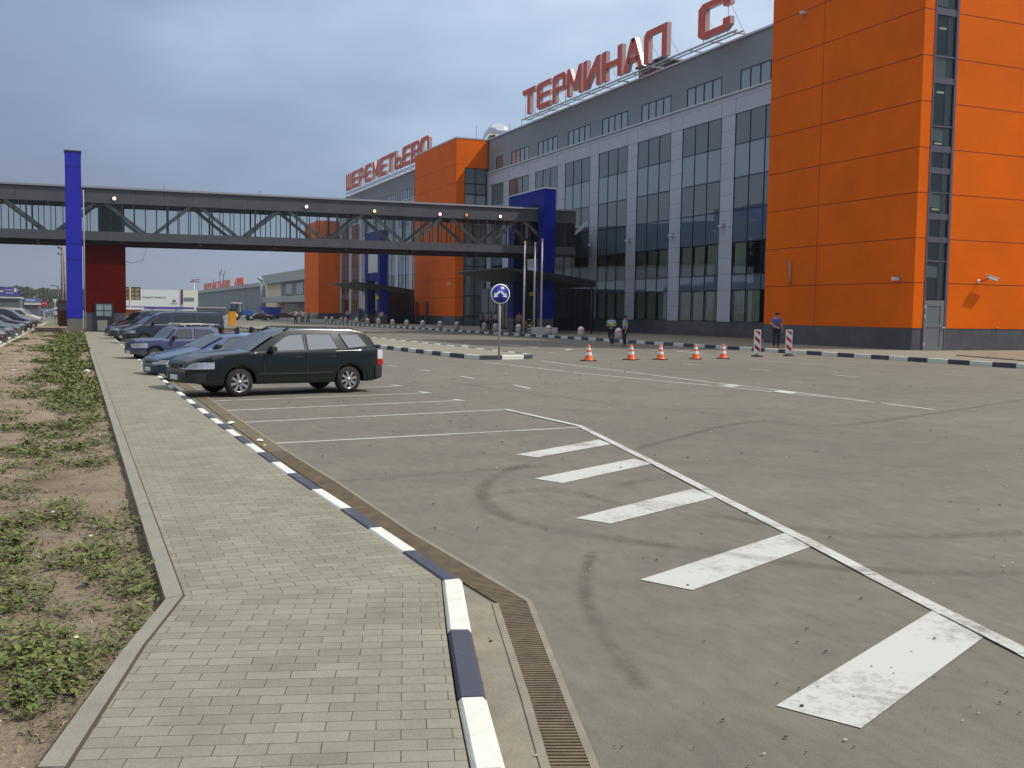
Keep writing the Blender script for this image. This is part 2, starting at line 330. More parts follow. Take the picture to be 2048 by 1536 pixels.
def strip(name, a, b, z0, z1, m):
    mb = MB(); n_ = len(a)
    for i in range(n_-1):
        mb.prism([a[i], a[i+1], b[i+1], b[i]], z0, z1)
    o = mb.build(name, m); tag(o, kind='structure'); return o
# edging in 1 m stones
eo = [EO[0]]; ei = [EI[0]]
for i in range(len(EO)-1):
    k = max(1, round((Vector(EO[i+1])-Vector(EO[i])).length/1.0))
    for j in range(1, k+1):
        eo.append(tuple(Vector(EO[i]).lerp(Vector(EO[i+1]), j/k))); ei.append(tuple(Vector(EI[i]).lerp(Vector(EI[i+1]), j/k)))
mb = MB()
for i in range(len(eo)-1):
    t = (Vector(eo[i+1])-Vector(eo[i])).normalized()*.003
    f = lambda p, s: (p[0]+t.x*s, p[1]+t.y*s)
    zz = .153+random.uniform(-.002, .003)
    mb.prism([f(eo[i], 1), f(eo[i+1], -1), f(ei[i+1], -1), f(ei[i], 1)], 0.0, zz)
o = mb.build('edging_kerb', GCURB); tag(o, kind='structure')
# drain: sandy apron, channel edges and grate
DR = [(1.40, 2.2), G2(1180, 1536), G2(1127, 1400), G2(1053, 1206), G2(820, 1068), G2(672, 967), G2(571, 904), G2(464, 831), (2.42, 24), (2.40, 36), (2.40, 70)]
DL = [(1.25, 2.2), G2(1100, 1536), G2(1059.6, 1400), G2(996.5, 1210)]+[(p[0]-.215, p[1]+.02) for p in DR[4:]]
KOa = [(1.42-.36, 2.2)]+KO[1:5]+[(2.13, 8.4), (2.06, 11.45), (1.93, 17.9), (1.90, 30), (1.9, 70)]
KOa = [(1.07, 2.2), (1.49, 3.59), (2.185, 5.90), (2.13, 8.6), (2.04, 11.45), (1.93, 17.9), (1.90, 30), (1.90, 70)]
mb = MB(); a_ = offset_path(DL, .03)
mb.flat([(1.07, 2.2), (1.44, 3.40), (1.63, 4.05), (1.90, 4.95), (2.20, 5.94), (2.165, 7.0), a_[4], a_[3], a_[2], a_[1], a_[0]], .006)
o = mb.build('gutter_apron', APRON); tag(o, kind='structure')
strip('channel_edge', offset_path(DL, .04)[:4], DL[:4], 0, .013, APRON); strip('channel_edge', DR, offset_path(DR, -.035), 0, .013, APRON)
gr = thing('drain_grate', (2.4, 5.8, 0), 'long rusty slotted drain grate running along the striped kerb', 'drain grate', world=True)
mb = MB(); sl_ = MB()
for i in range(len(DL)-1): mb.flat([DL[i], DL[i+1], DR[i+1], DR[i]], .005)
mb.build('channel', DRAIN_SHADE, gr)  # flat near-black sheet paints the shade of the recess under the slats
for i in range(len(DL)-1):
    a0, a1, c0, c1 = Vector(DL[i]), Vector(DL[i+1]), Vector(DR[i]), Vector(DR[i+1]); L_ = (a1-a0).length
    pitch = .031 if a0.y < 11 else (.1 if a0.y < 17 else 2.0); k = max(1, int(L_/pitch))
    for j in range(k):
        f0 = (j+.22)/k if pitch < .05 else (j+.03)/k; f1 = (j+.80)/k if pitch < .05 else (j+.99)/k
        p = [a0.lerp(a1, f0), a0.lerp(a1, f1), c0.lerp(c1, f1), c0.lerp(c1, f0)]
        sl_.prism([tuple(q) for q in p], .0052, .0115)
sl_.build('grating', RUST, gr)
# verge between the pavement and the left-hand car park
def soil_mat():
    m = bpy.data.materials.new('dry_soil'); m.use_nodes = True; nt = m.node_tree; n = nt.nodes; l = nt.links; p = n['Principled BSDF']; t = n.new('ShaderNodeTexCoord')
    z = n.new('ShaderNodeTexNoise'); z.inputs['Scale'].default_value = 1.6; z.inputs['Detail'].default_value = 9; z.inputs['Roughness'].default_value = .7; l.new(t.outputs['Object'], z.inputs['Vector'])
    r = n.new('ShaderNodeValToRGB'); el = r.color_ramp.elements; el[0].position = .3; el[0].color = (.165, .128, .092, 1); el[1].position = .72; el[1].color = (.36, .315, .235, 1); q = el.new(.5); q.color = (.285, .22, .158, 1)
    l.new(z.outputs['Fac'], r.inputs[0])
    z2 = n.new('ShaderNodeTexNoise'); z2.inputs['Scale'].default_value = 38; z2.inputs['Detail'].default_value = 5; z2.inputs['Roughness'].default_value = .8; l.new(t.outputs['Object'], z2.inputs['Vector'])
    r2 = n.new('ShaderNodeMapRange'); r2.inputs['From Min'].default_value = .3; r2.inputs['From Max'].default_value = .7; r2.inputs['To Min'].default_value = .62; r2.inputs['To Max'].default_value = 1.35; l.new(z2.outputs['Fac'], r2.inputs['Value'])
    h = n.new('ShaderNodeHueSaturation'); l.new(r.outputs[0], h.inputs['Color']); l.new(r2.outputs[0], h.inputs['Value'])
    l.new(h.outputs[0], p.inputs['Base Color']); p.inputs['Roughness'].default_value = .95; p.inputs['Specular IOR Level'].default_value = .1
    b = n.new('ShaderNodeBump'); b.inputs['Strength'].default_value = .8; b.inputs['Distance'].default_value = .04; l.new(z2.outputs['Fac'], b.inputs['Height']); l.new(b.outputs[0], p.inputs['Normal'])
    return m
SOIL = soil_mat()
def green_amt(x, y):
    v = noise.noise(Vector((x*.9, y*.33, 3.1)))*.62+noise.noise(Vector((x*2.6, y*1.3, 8.2)))*.5+noise.noise(Vector((x*6, y*4, 1.2)))*.3
    edge = .42*math.exp(-((x+.25)/.75)**2)-.10          # greener beside the edging
    edge -= .30*math.exp(-((x+2.2)/.9)**2)*(1 if y > 9 else .25)
    if y < 6.0: edge -= .10*(x > -.6)
    if y > 40: edge += .12
    return v*1.15+edge+.02
vx = np.linspace(-2.86, .47, 48); vy = np.concatenate([np.linspace(1.5, 14, 150), np.linspace(14.4, 80, 170)])
vs = []; fs = []
for j, y in enumerate(vy):
    for i, x in enumerate(vx):
        # follow the edging bend near the camera
        xe = .47 if y > 6.05 else (.19+(y-5.22)*.3 if y > 5.22 else -.15+(y-3.95)*.268)
        xx = -2.86+(x+2.86)*(xe+2.86)/3.33
        hgt = .085+.03*noise.noise(Vector((xx*1.5, y*1.1, 0)))+.02*noise.noise(Vector((xx*6, y*5, 5)))+.01*noise.noise(Vector((xx*17, y*15, 2)))
        vs.append((xx, y, hgt))
n1 = len(vx)
for j in range(len(vy)-1):
    for i in range(n1-1): fs.append((j*n1+i, j*n1+i+1, (j+1)*n1+i+1, (j+1)*n1+i))
o = MB().add(vs, fs, 0, True).build('verge_soil', SOIL); tag(o, kind='structure')
def soil_z(x, y): return .085+.03*noise.noise(Vector((x*1.5, y*1.1, 0)))+.02*noise.noise(Vector((x*6, y*5, 5)))+.01*noise.noise(Vector((x*17, y*15, 2)))
def leaf_mat(name, c1, c2):
    m = bpy.data.materials.new(name); m.use_nodes = True; nt = m.node_tree; n = nt.nodes; l = nt.links; p = n['Principled BSDF']
    g = n.new('ShaderNodeNewGeometry'); r = n.new('ShaderNodeValToRGB'); el = r.color_ramp.elements; el[0].color = (*c1, 1); el[1].color = (*c2, 1)
    l.new(g.outputs['Random Per Island'], r.inputs[0]); l.new(r.outputs[0], p.inputs['Base Color']); p.inputs['Roughness'].default_value = .6
    p.inputs['Subsurface Weight'].default_value = 0; return m
WEED = leaf_mat('weed_leaf', (.055, .085, .014), (.17, .19, .04)); STRAW = leaf_mat('dry_straw', (.30, .24, .11), (.45, .38, .2)); TURF = leaf_mat('short_grass', (.07, .095, .02), (.15, .165, .05))
def leaf_cloud(name, gen, m):     # gen yields (base point, direction, side vector, length, width)
    V = []; F = []
    for b_, d_, s_, ln, wd in gen:
        k = len(V); mid = b_+d_*ln*.5; tip = b_+d_*ln-Vector((0, 0, ln*.18)); V += [b_, mid+s_*wd*.5, tip, mid-s_*wd*.5]; F.append((k, k+1, k+2, k+3))
    me = bpy.data.meshes.new(name); me.from_pydata([v.to_tuple() for v in V], [], F); me.materials.append(m); me.update()
    o = bpy.data.objects.new(name, me); COL.objects.link(o); return o
def edge_x(y): return .42 if y > 6.05 else (.14+(y-5.22)*.3 if y > 5.22 else -.20+(y-3.95)*.268)
def weeds(kind):
    rnd = random.Random(11 if kind == 'w' else 23)
    tries = 60000 if kind == 'w' else 46000
    for _ in range(tries):
        q = rnd.random(); y = 3.2+70*q**2.6; x = rnd.uniform(-2.8, edge_x(y)); a = green_amt(x, y)
        if kind == 'w':
            if a < .20 or rnd.random() > (a-.08)*2.2: continue
            sc = 1+min(y, 45)/16
            hb = .5+noise.noise(Vector((x*1.4, y*1.0, 40)))
            sc *= rnd.choice((.6, .8, 1, 1, 1.25, 1.6))
            for k in range(3):
                an = rnd.uniform(0, 6.283); up = rnd.uniform(.15, .9); d_ = Vector((math.cos(an), math.sin(an), up)).normalized(); s_ = d_.cross(Vector((0, 0, 1))).normalized()
                yield Vector((x+rnd.uniform(-.03, .03), y+rnd.uniform(-.03, .03), soil_z(x, y)+rnd.uniform(0, .035+.05*max(0, hb)))), d_, s_, rnd.uniform(.022, .05)*sc*.8, rnd.uniform(.012, .026)*sc*.8
        elif kind == 'g':
            if a < .05 or rnd.random() > .55+a: continue
            sc = 1+min(y, 45)/14
            for k in range(2):
                an = rnd.uniform(0, 6.283); d_ = Vector((math.cos(an)*.8, math.sin(an)*.8, rnd.uniform(.25, 1.1))).normalized(); s_ = d_.cross(Vector((0, 0, 1))).normalized()
                yield Vector((x+rnd.uniform(-.03, .03), y+rnd.uniform(-.03, .03), soil_z(x, y)-.002)), d_, s_, rnd.uniform(.02, .05)*sc*.75, rnd.uniform(.004, .009)*sc
def straw():
    rnd = random.Random(5)
    for _ in range(2600):
        q = rnd.random(); y = 3.2+50*q**2.4; x = rnd.uniform(-2.8, edge_x(y))
        if green_amt(x, y) > .35: continue
        an = rnd.uniform(0, 6.283); d_ = Vector((math.cos(an), math.sin(an), rnd.uniform(.02, .5))).normalized(); s_ = d_.cross(Vector((0, 0, 1))).normalized(); sc = 1+min(y, 40)/16
        yield Vector((x, y, soil_z(x, y)+.002)), d_, s_, rnd.uniform(.03, .08)*sc*.8, .004*sc
tag(leaf_cloud('weeds', weeds('w'), WEED), 'broad leaved green weeds in low clumps on the dry verge', 'weeds', kind='stuff')
tag(leaf_cloud('grass', weeds('g'), TURF), 'short thin grass spread over the soil verge', 'grass', kind='stuff')
tag(leaf_cloud('dead_grass', straw(), STRAW), 'pale dry grass stalks scattered over the verge', 'grass', kind='stuff')
# pebbles and clods
mb = MB(); rnd = random.Random(3)
for _ in range(900):
    y = 3.2+45*rnd.random()**2.2; x = rnd.uniform(-2.75, edge_x(y)); s = rnd.uniform(.004, .014)*(1+min(y, 30)/14)
    c = Vector((x, y, soil_z(x, y)+s*.25)); q = [c+Vector((rnd.uniform(.6, 1.3)*dx*s, rnd.uniform(.6, 1.3)*dy*s, dz*s*rnd.uniform(.5, .9))) for dx, dy, dz in ((1, 0, 0), (0, 1, 0), (-1, 0, 0), (0, -1, 0), (0, 0, 1), (0, 0, -1))]
    mb.add(q, [(0, 1, 4), (1, 2, 4), (2, 3, 4), (3, 0, 4), (1, 0, 5), (2, 1, 5), (3, 2, 5), (0, 3, 5)], rnd.choice((0, 0, 1)))
tag(mb.build('pebbles', [mat('clod', (.24, .18, .12), .9), mat('pale_pebble', (.42, .38, .33), .8)]), 'small clods and pebbles scattered over the verge', 'pebbles', kind='stuff')
# litter
def litter(name, px, py, z, s, col, label, cat='litter'):
    p = G(px, py, z); mb = MB(); rnd = random.Random(int(px)); n_ = 7
    ring = [Vector((math.cos(6.283*k/n_)*s*rnd.uniform(.6, 1.2), math.sin(6.283*k/n_)*s*rnd.uniform(.6, 1.1), rnd.uniform(0, s*.35))) for k in range(n_)]
    vs = [p+Vector((0, 0, s*.55))]+[p+v for v in ring]; mb.add(vs, [(0, k+1, (k+1) % n_+1) for k in range(n_)])
    o = mb.build(name, mat('litter_'+name+str(int(px)), col, .7)); o.modifiers.new('thick', 'SOLIDIFY').thickness = .003; tag(o, label, cat)
litter('crumpled_paper', 107, 1026, .11, .035, (.8, .8, .8), 'crumpled white paper lying in the weeds of the near verge')
litter('paper_scrap', 183, 1072, .10, .022, (.6, .52, .40), 'small tan paper scrap on bare soil near the edging stone')
litter('paper_scrap', 153, 1275, .10, .016, (.75, .72, .5), 'tiny pale scrap on bare soil at the bottom of the verge')
litter('plastic_scrap', 228, 889, .11, .025, (.03, .06, .5), 'small bright blue plastic scrap beside the edging stone')
litter('crumpled_paper', 462, 847, .02, .07, (.85, .85, .85), 'crumpled white paper in the gutter nearer the cars')
litter('plastic_cup', 519, 882, .02, .06, (.85, .85, .80), 'squashed white cup in the gutter beside the drain')
litter('yellow_wrapper', 528, 891, .02, .03, (.7, .5, .02), 'small yellow wrapper beside the squashed cup')
litter('paper_scrap', 27, 741, .1, .06, (.8, .78, .7), 'cream paper scrap on the far bare part of the verge')
litter('crumpled_paper', 176, 743, .1, .10, (.75, .78, .75), 'long white paper strip on the verge beside the pavement')
# dark joint between the edging stones and the pavers, grit on the road
strip('joint_sand', [(.545, 6.12), (.545, 40)], [(.556, 6.10), (.556, 40)], .149, .1502, mat('joint_soil', (.07, .05, .035), .95)); strip('joint_sand', [(-.06, 3.92), (.28, 5.25), (.545, 6.11)], [(-.045, 3.915), (.295, 5.245), (.558, 6.10)], .149, .1502, MATS['joint_soil'])
mb = MB(); rnd = random.Random(8)
for _ in range(420):
    y = 3.3+30*rnd.random()**1.8; x = rnd.uniform(1.2, 3+y*.9); s = rnd.uniform(.003, .010)*(1+y/9)
    if x < 2.7 and y > 5.9: continue
    c = Vector((x, y, .008+s*.2)); q = [c+Vector((rnd.uniform(.5, 1.3)*dx*s, rnd.uniform(.5, 1.3)*dy*s, dz*s*.5)) for dx, dy, dz in ((1, 0, 0), (0, 1, 0), (-1, 0, 0), (0, -1, 0), (0, 0, 1))]
    mb.add(q, [(0, 1, 4), (1, 2, 4), (2, 3, 4), (3, 0, 4)], rnd.choice((0, 0, 0, 1)))
tag(mb.build('road_grit', [mat('dark_grit', (.05, .045, .04), .9), mat('pale_grit', (.4, .37, .3), .8)]), 'loose dark and pale grit scattered over the asphalt', 'grit', kind='stuff')
# left car park kerb
strip('edging_kerb', [(-2.98, 10), (-2.98, 120)], [(-2.86, 10), (-2.86, 120)], 0, .15, mat('cream_kerb', (.45, .42, .36), .85, vary=.1, bump=.2))
# forecourt pavement of the terminal, its kerb, the island
o = MB().prism([(33.12, -10), (33.12, 230), (60, 230), (60, -10)], 0, .15).build('terminal_pavement', PAVT); tag(o, kind='structure')
kp = [(33.0, 34.19-1.115*36), (33.0, 34.19+1.115*176)]
striped_kerb('kerb', kp[::-1], .16, .19, 1.115, 1)
ISL = [(14.35, 103.5), (14.2, 84.6), (13.7, 60), (13.6, 48.6), (13.93, 39.4), (14.25, 36.9), (15.2, 36.9), (16.3, 37.3), (16.95, 37.9), (17.2, 41.6), (17.3, 52), (17.5, 66), (17.3, 80), (16.6, 103.5)]
o = MB().prism(offset_path(ISL, -.14)[::1] if False else [(p[0]+(.16 if p[0] < 15 else -.16), p[1]+(.16 if p[1] < 38 else 0)) for p in ISL], 0, .15).build('traffic_island', mat('sandy_island', (.235, .22, .17), .85, vary=.1, vscale=2)); tag(o, kind='structure')
striped_kerb('kerb', ISL[::1], -.0+.16, .17, 1.05, 0)
o = MB().prism([G2(1912, 711, .16), G2(1935, 708, .16), G2(2100, 705, .16), G2(2100, 727, .16), G2(2048, 722, .16)], .15, .20).build('soil_bed', SOIL); tag(o, kind='structure')
# ---- painted markings
mk = MB(); mkw = MB()
def poly(mb, *pts, z=.0045): mb.flat([G2(x, y, z) for x, y in pts], z)
def line(mb, a, b, wd, z=.004):
    a = Vector(G2(*a)); b = Vector(G2(*b)); t = (b-a).normalized(); n_ = Vector((-t.y, t.x))*wd/2
    mb.flat([tuple(a+n_), tuple(b+n_), tuple(b-n_), tuple(a-n_)], z)
for q in (((1032, 909), (1075, 914.5), (1222, 888), (1198, 879)), ((1068, 957), (1125, 966), (1305, 927), (1268, 917)), ((1150, 1036), (1222, 1047), (1432, 994), (1385, 977)),
          ((1280, 1159), (1385, 1180), (1625, 1092), (1575, 1064)), ((1552, 1411), (1722, 1456), (1966, 1275), (1868, 1219))): poly(mk, *q, z=.005)
D = [Vector(G2(*p)) for p in ((1010, 819.5), (1160, 853), (1290, 918), (1410, 980), (1600, 1076), (1740, 1150), (1900, 1232), (2048, 1307), (2300, 1435))]
for i in range(len(D)-1):
    t = (D[i+1]-D[i]).normalized(); n_ = Vector((-t.y, t.x))*.055; e_ = t*.02
    mk.flat([tuple(D[i]-e_+n_), tuple(D[i+1]+e_+n_), tuple(D[i+1]+e_-n_), tuple(D[i]-e_-n_)], .0085 if i % 2 else .012)
for a, b in (((553, 887), (1158, 855)), ((485, 845), (1008, 819.5)), ((440, 822), (925, 801)), ((418, 802.6), (856, 786)), ((388, 787.6), (800, 772.5)), ((360, 775), (760, 760)), ((350, 763), (720, 750))): line(mk, a, b, .085)
for a, b in (((905, 799), (927, 802)), ((840, 784), (859, 787)), ((785, 770), (803, 773))): line(mk, a, b, .13, .008)
for a, b in (((1027, 770), (1060, 777)), ((922, 753), (948, 757)), ((843, 740), (862, 742)), ((775, 731), (792, 733)),
             ((1500, 738), (1541, 741)), ((1664, 750), (1718, 754)), ((1367, 727.5), (1398, 730)), ((1262, 720), (1286, 721)), ((1170, 711.7), (1191, 713.4)), ((1094, 704.7), (1114, 706)), ((1029.5, 699), (1045, 700)), ((972, 692.7), (985, 693.9))): line(mk, a, b, .11)
for a, b in (((1083, 722), (1200, 737)), ((1200, 737), (1400, 762)), ((1400, 762), (1600, 785.5)), ((1600, 785.5), (1868, 819.5)), ((965, 724), (1140, 744)), ((1145, 745), (1460, 775)), ((1460, 775), (1600, 789)), ((1600, 789), (1760, 806))): line(mk, a, b, .10)
poly(mk, (1432, 770), (1462, 774), (1486, 772), (1468, 768.5), z=.009); poly(mk, (1545, 783), (1580, 787.5), (1595, 785), (1560, 780.5), z=.009)
for a, b in (((757, 671), (960, 699)), ((900, 672), (1097, 688.6)), ((1126, 692), (1240, 701)), ((1240, 701), (1500, 719.5)), ((1500, 719.5), (1740, 738)), ((1740, 738), (1976, 755.6)), ((1044, 684), (1159, 687))): line(mkw, a, b, .10)
for a, b in (((1005, 688.6), (1075, 695)), ((1353, 702.6), (1406, 707)), ((900, 692), (936, 697.7)), ((925, 690), (935, 692.5)), ((520, 650), (545, 651.5)), ((590, 653), (640, 656)), ((1131, 700.5), (1143, 698.5))): line(mk, a, b, .25, .006)
tag(mk.build('road_markings', PAINT), kind='structure'); tag(mkw.build('lane_edge_markings', PAINTD), kind='structure')
# tyre marks: rubber worn into the asphalt
def scuff_mat():
    m = bpy.data.materials.new('tyre_scuff'); m.use_nodes = True; nt = m.node_tree; n = nt.nodes; l = nt.links; n.clear()
    o = n.new('ShaderNodeOutputMaterial'); tr = n.new('ShaderNodeBsdfTransparent'); d = n.new('ShaderNodeBsdfDiffuse'); d.inputs[0].default_value = (.055, .05, .045, 1)
    t = n.new('ShaderNodeTexCoord'); z = n.new('ShaderNodeTexNoise'); z.inputs['Scale'].default_value = 11; z.inputs['Detail'].default_value = 8; z.inputs['Roughness'].default_value = .8; l.new(t.outputs['Object'], z.inputs['Vector'])
    z2 = n.new('ShaderNodeTexNoise'); z2.inputs['Scale'].default_value = 1.1; l.new(t.outputs['Object'], z2.inputs['Vector'])
    r = n.new('ShaderNodeMapRange'); r.inputs['From Min'].default_value = .36; r.inputs['From Max'].default_value = .74; r.inputs['To Max'].default_value = .55; l.new(z.outputs['Fac'], r.inputs['Value'])
    r2 = n.new('ShaderNodeMapRange'); r2.inputs['From Min'].default_value = .30; r2.inputs['From Max'].default_value = .60; r2.inputs['To Min'].default_value = .25; l.new(z2.outputs['Fac'], r2.inputs['Value'])
    u = n.new('ShaderNodeUVMap'); s = n.new('ShaderNodeSeparateXYZ'); l.new(u.outputs[0], s.inputs[0])
    pk = n.new('ShaderNodeMapRange'); pk.interpolation_type = 'SMOOTHSTEP'; ab = n.new('ShaderNodeMath'); ab.operation = 'PINGPONG'; ab.inputs[1].default_value = .5; l.new(s.outputs['X'], ab.inputs[0]); pk.inputs['From Max'].default_value = .35; l.new(ab.outputs[0], pk.inputs['Value'])
    m1 = n.new('ShaderNodeMath'); m1.operation = 'MULTIPLY'; l.new(r.outputs[0], m1.inputs[0]); l.new(r2.outputs[0], m1.inputs[1]); m2 = n.new('ShaderNodeMath'); m2.operation = 'MULTIPLY'; l.new(m1.outputs[0], m2.inputs[0]); l.new(pk.outputs[0], m2.inputs[1])
    mx = n.new('ShaderNodeMixShader'); l.new(m2.outputs[0], mx.inputs[0]); l.new(tr.outputs[0], mx.inputs[1]); l.new(d.outputs[0], mx.inputs[2]); l.new(mx.outputs[0], o.inputs[0]); return m
def scuffs(paths):
    V = []; F = []; U = []
    for z_, (wd, pts) in enumerate(paths):
        P_ = [Vector(G2(*p)) for p in pts]; S_ = []
        for i in range(len(P_)-1):      # Catmull-Rom
            p0, p1, p2, p3 = P_[max(i-1, 0)], P_[i], P_[i+1], P_[min(i+2, len(P_)-1)]
            for k in range(8):
                t = k/8; S_.append(.5*((2*p1)+(p2-p0)*t+(2*p0-5*p1+4*p2-p3)*t*t+(3*p1-p0-3*p2+p3)*t**3))
        S_.append(P_[-1])
        for i, p in enumerate(S_):
            t = (S_[min(i+1, len(S_)-1)]-S_[max(i-1, 0)]).normalized(); n_ = Vector((-t.y, t.x))*wd/2; zz = .016+z_*.0012
            V += [(p.x+n_.x, p.y+n_.y, zz), (p.x-n_.x, p.y-n_.y, zz)]
            if i: k = len(V); F.append((k-4, k-3, k-1, k-2)); U += [0, 1, 1, 0]
    me = bpy.data.meshes.new('tyre_marks'); me.from_pydata(V, [], F); uv = me.uv_layers.new(name='UVMap')
    for i, u in enumerate(U): uv.data[i].uv = (u, 0)
    me.materials.append(scuff_mat()); o = bpy.data.objects.new('tyre_marks', me); COL.objects.link(o); tag(o, kind='structure')
scuffs([(.22, ((1050, 930), (990, 955), (965, 985), (985, 1020), (1060, 1050), (1200, 1075), (1420, 1105), (1700, 1140), (2048, 1150))),
        (.20, ((640, 968), (860, 950), (1100, 932))), (.16, ((1150, 985), (1200, 1000), (1240, 1010))), (.2, ((1270, 900), (1500, 845), (1700, 850), (2048, 800))),
        (.14, ((1010, 985), (1080, 982), (1140, 984))), (.22, ((1420, 1030), (1600, 1060), (1800, 1075), (2048, 1068))), (.22, ((1240, 975), (1290, 962), (1400, 950))),
        (.12, ((1185, 1110), (1170, 1180), (1210, 1280), (1290, 1380))), (.2, ((890, 765), (1200, 805), (1500, 835))), (.5, ((1090, 700), (1300, 712), (1600, 722), (2000, 745)))])
# ================================================================ TERMINAL BUILDING
XF = 48.3
bld = thing('terminal_building', (XF, 120, 0), 'long grey and glass airport terminal with orange projecting blocks and dark granite base', 'building', world=True)
ROWS = [1.40, 3.93, 5.16, 7.72, 10.26, 12.81, 15.42, 17.85]
rnd = random.Random(41)
def facade_bay(y0, y1, blinds='mid', n=3):
    wv = MB(); fr = MB(); yy = [y0+(y1-y0)*i/n for i in range(n+1)]
    for y in yy: wv.box(XF-.015, XF+.09, y-.035, y+.035, 1.40, 17.85)
    for z in ROWS: wv.box(XF-.010, XF+.08, y0, y1, z-.035, z+.035)
    wn = wv.build('window', FRAME, bld)
    for r in range(7):
        sp = MB(); gl = MB(); bl = MB(); rd_ = MB()
        z0, z1 = ROWS[r]+.035, ROWS[r+1]-.035
        for i in range(n):
            a, b = yy[i]+.035, yy[i+1]-.035
            dx = rnd.uniform(-.006, .006); dx2 = rnd.uniform(-.006, .006)      # panes are never quite in one plane
            q = [(XF+.03+dx, b, z0), (XF+.03+dx2, a, z0), (XF+.03-dx, a, z1), (XF+.03-dx2, b, z1)]
            if r in (0, 2): gl.quad(*q)
            else: sp.quad(*q, mi={1: 1, 3: 1, 4: 2, 5: 0, 6: 2}[r])
        if r in (0, 2):
            for i in range(n):
                a, b = yy[i]+.06, yy[i+1]-.24
                if blinds == 'none' or (blinds == 'mix' and rnd.random() < .4): continue
                top = z1-.02; bot = z0+.02 if r == 0 else z0+rnd.choice((.0, .02, .3))
                if blinds == 'half' and r == 0: bot = z1-.9
                st = 9
                for k in range(st):      # vertical blind strips
                    s0 = a+(b-a)*k/st; s1 = a+(b-a)*(k+1)/st
                    bl.quad((XF+.14, s1, bot), (XF+.12, s0, bot), (XF+.12, s0, top), (XF+.14, s1, top))
                if r == 2: rd_.box(XF+.10, XF+.115, a, b, z0+.06, z0+1.12)
        if sp.v: sp.build('spandrel', [SPL, SPD, VDK], wn)
        if gl.v: gl.build('glass', VGLASS, wn)
        if bl.v: bl.build('blind', BLIND, wn)
        if rd_.v: rd_.build('radiator_cover', mat('radiator_cover', (.60, .66, .60), .6), wn)
def pier(mb, y0, y1):
    mb.box(XF, XF+.5, y0, y1, 1.40, 17.85)
pm = MB(); jm = MB()
P0, PP = 69.37, 7.73
for k in range(-2, 7):
    a = P0+PP*k; pm.box(XF, XF+.5, a, a+1.93, 1.40, 17.85)
    z = 2.67
    while z < 17.6: jm.box(XF-.004, XF+.01, a+.02, a+1.91, z-.012, z+.012); z += 1.27
for k in range(9, 18):
    a = P0+PP*k; pm.box(XF, XF+.5, a, a+1.93, 1.40, 17.85)
    z = 2.67
    while z < 17.6: jm.box(XF-.004, XF+.01, a+.02, a+1.91, z-.012, z+.012); z += 1.27
pm.box(XF, XF+.5, 121.45, 123.0, 1.4, 17.85); pm.box(XF, XF+.5, 138.0, 138.9, 1.4, 17.85); pm.box(XF, XF+.5, 202.6, 202.9, 1.4, 17.85)
pm.box(XF, XF+.5, 46, 53.85, 1.4, 17.85)
# attic band and its joints
pm.box(XF-.03, XF+.5, 46, 203.0, 17.85, 19.42)
jm.box(XF-.036, XF, 46, 203.0, 19.02, 19.045)
for k in range(-2, 18):
    for off in (0, 1.93): jm.box(XF-.036, XF, P0+PP*k+off-.02, P0+PP*k+off+.02, 17.9, 19.02)
pm.build('grey_panelling', GREYP, bld); jm.build('panel_joints', GJOINT, bld)
MB().box(XF-.16, XF+.45, 46, 203.0, 19.42, 19.56).build('cornice', mat('pale_cornice', (.55, .57, .62), .5), bld)
MB().box(XF-.05, XF+.5, 46, 203.0, .15, 1.365).build('plinth', GRANITE, bld)
# bays
for k in range(-2, 6):
    facade_bay(P0+PP*k+1.93, P0+PP*(k+1), {0: 'full', -1: 'mix', 1: 'full', 2: 'full', 3: 'mix', 4: 'mix', 5: 'none'}.get(k, 'full'))
facade_bay(P0+PP*6+1.93, 121.45, 'none', 1)
for k in range(9, 17): facade_bay(P0+PP*k+1.93, P0+PP*(k+1), 'full' if k % 2 else 'mix', 3)
# attic storey
am = MB(); z0, z1, zt = 19.56, 21.18, 23.6
def attic(y0, y1, wins):
    am.box(XF+.12, XF+.5, y0, y1, z1, zt)
    prev = y0
    for a, b in wins: am.box(XF+.12, XF+.5, prev, a, z0, z1); prev = b
    am.box(XF+.12, XF+.5, prev, y1, z0, z1)
w1 = [(P0+PP*k+1.93+.36, P0+PP*k+1.93+.36+5.1) for k in range(-1, 6)]+[(118.3, 120.3)]
attic(46, 123.0, w1); w2 = [(P0+PP*k+1.93+.36, P0+PP*k+1.93+.36+5.1) for k in range(9, 17)]; attic(138, 203, w2)
am.build('attic_wall', SLATE, bld)
for a, b in w1+w2:
    m1 = MB(); n_ = 4 if b-a > 3 else 1
    for i in range(n_+1): y = a+(b-a)*i/n_; m1.box(XF+.09, XF+.2, y-.035, y+.035, z0, z1)
    m1.box(XF+.095, XF+.19, a, b, z1-.06, z1-.002); wn = m1.build('window', FRAME, bld)
    g = MB(); g.quad((XF+.15, b, z0), (XF+.15, a, z0), (XF+.15, a, z1), (XF+.15, b, z1)); g.build('pane', SPL if b-a > 3 else VDK, wn)
rf = MB(); rf.box(XF+.5, 80, 43.2, 203.0, 23.3, 23.55); rf.build('roof', mat('roof_grey', (.25, .25, .26), .8), bld)
MB().box(XF-.02, XF+.62, 46, 203.0, 23.6, 23.76).build('parapet_cap', CAP, bld)
bk = MB(); bk.box(XF+1.4, XF+1.6, 46, 202.8, .1, 23.2); 
for z in (3.96, 7.75, 12.85): bk.box(XF+.1, XF+1.4, 53.9, 202.8, z, z+1.1)
bk.box(79, 80, 43.2, 202.8, 0, 23.3); bk.box(XF, 80, 202.6, 203.0, 0, 23.4); bk.build('inner_core', INTER, bld)
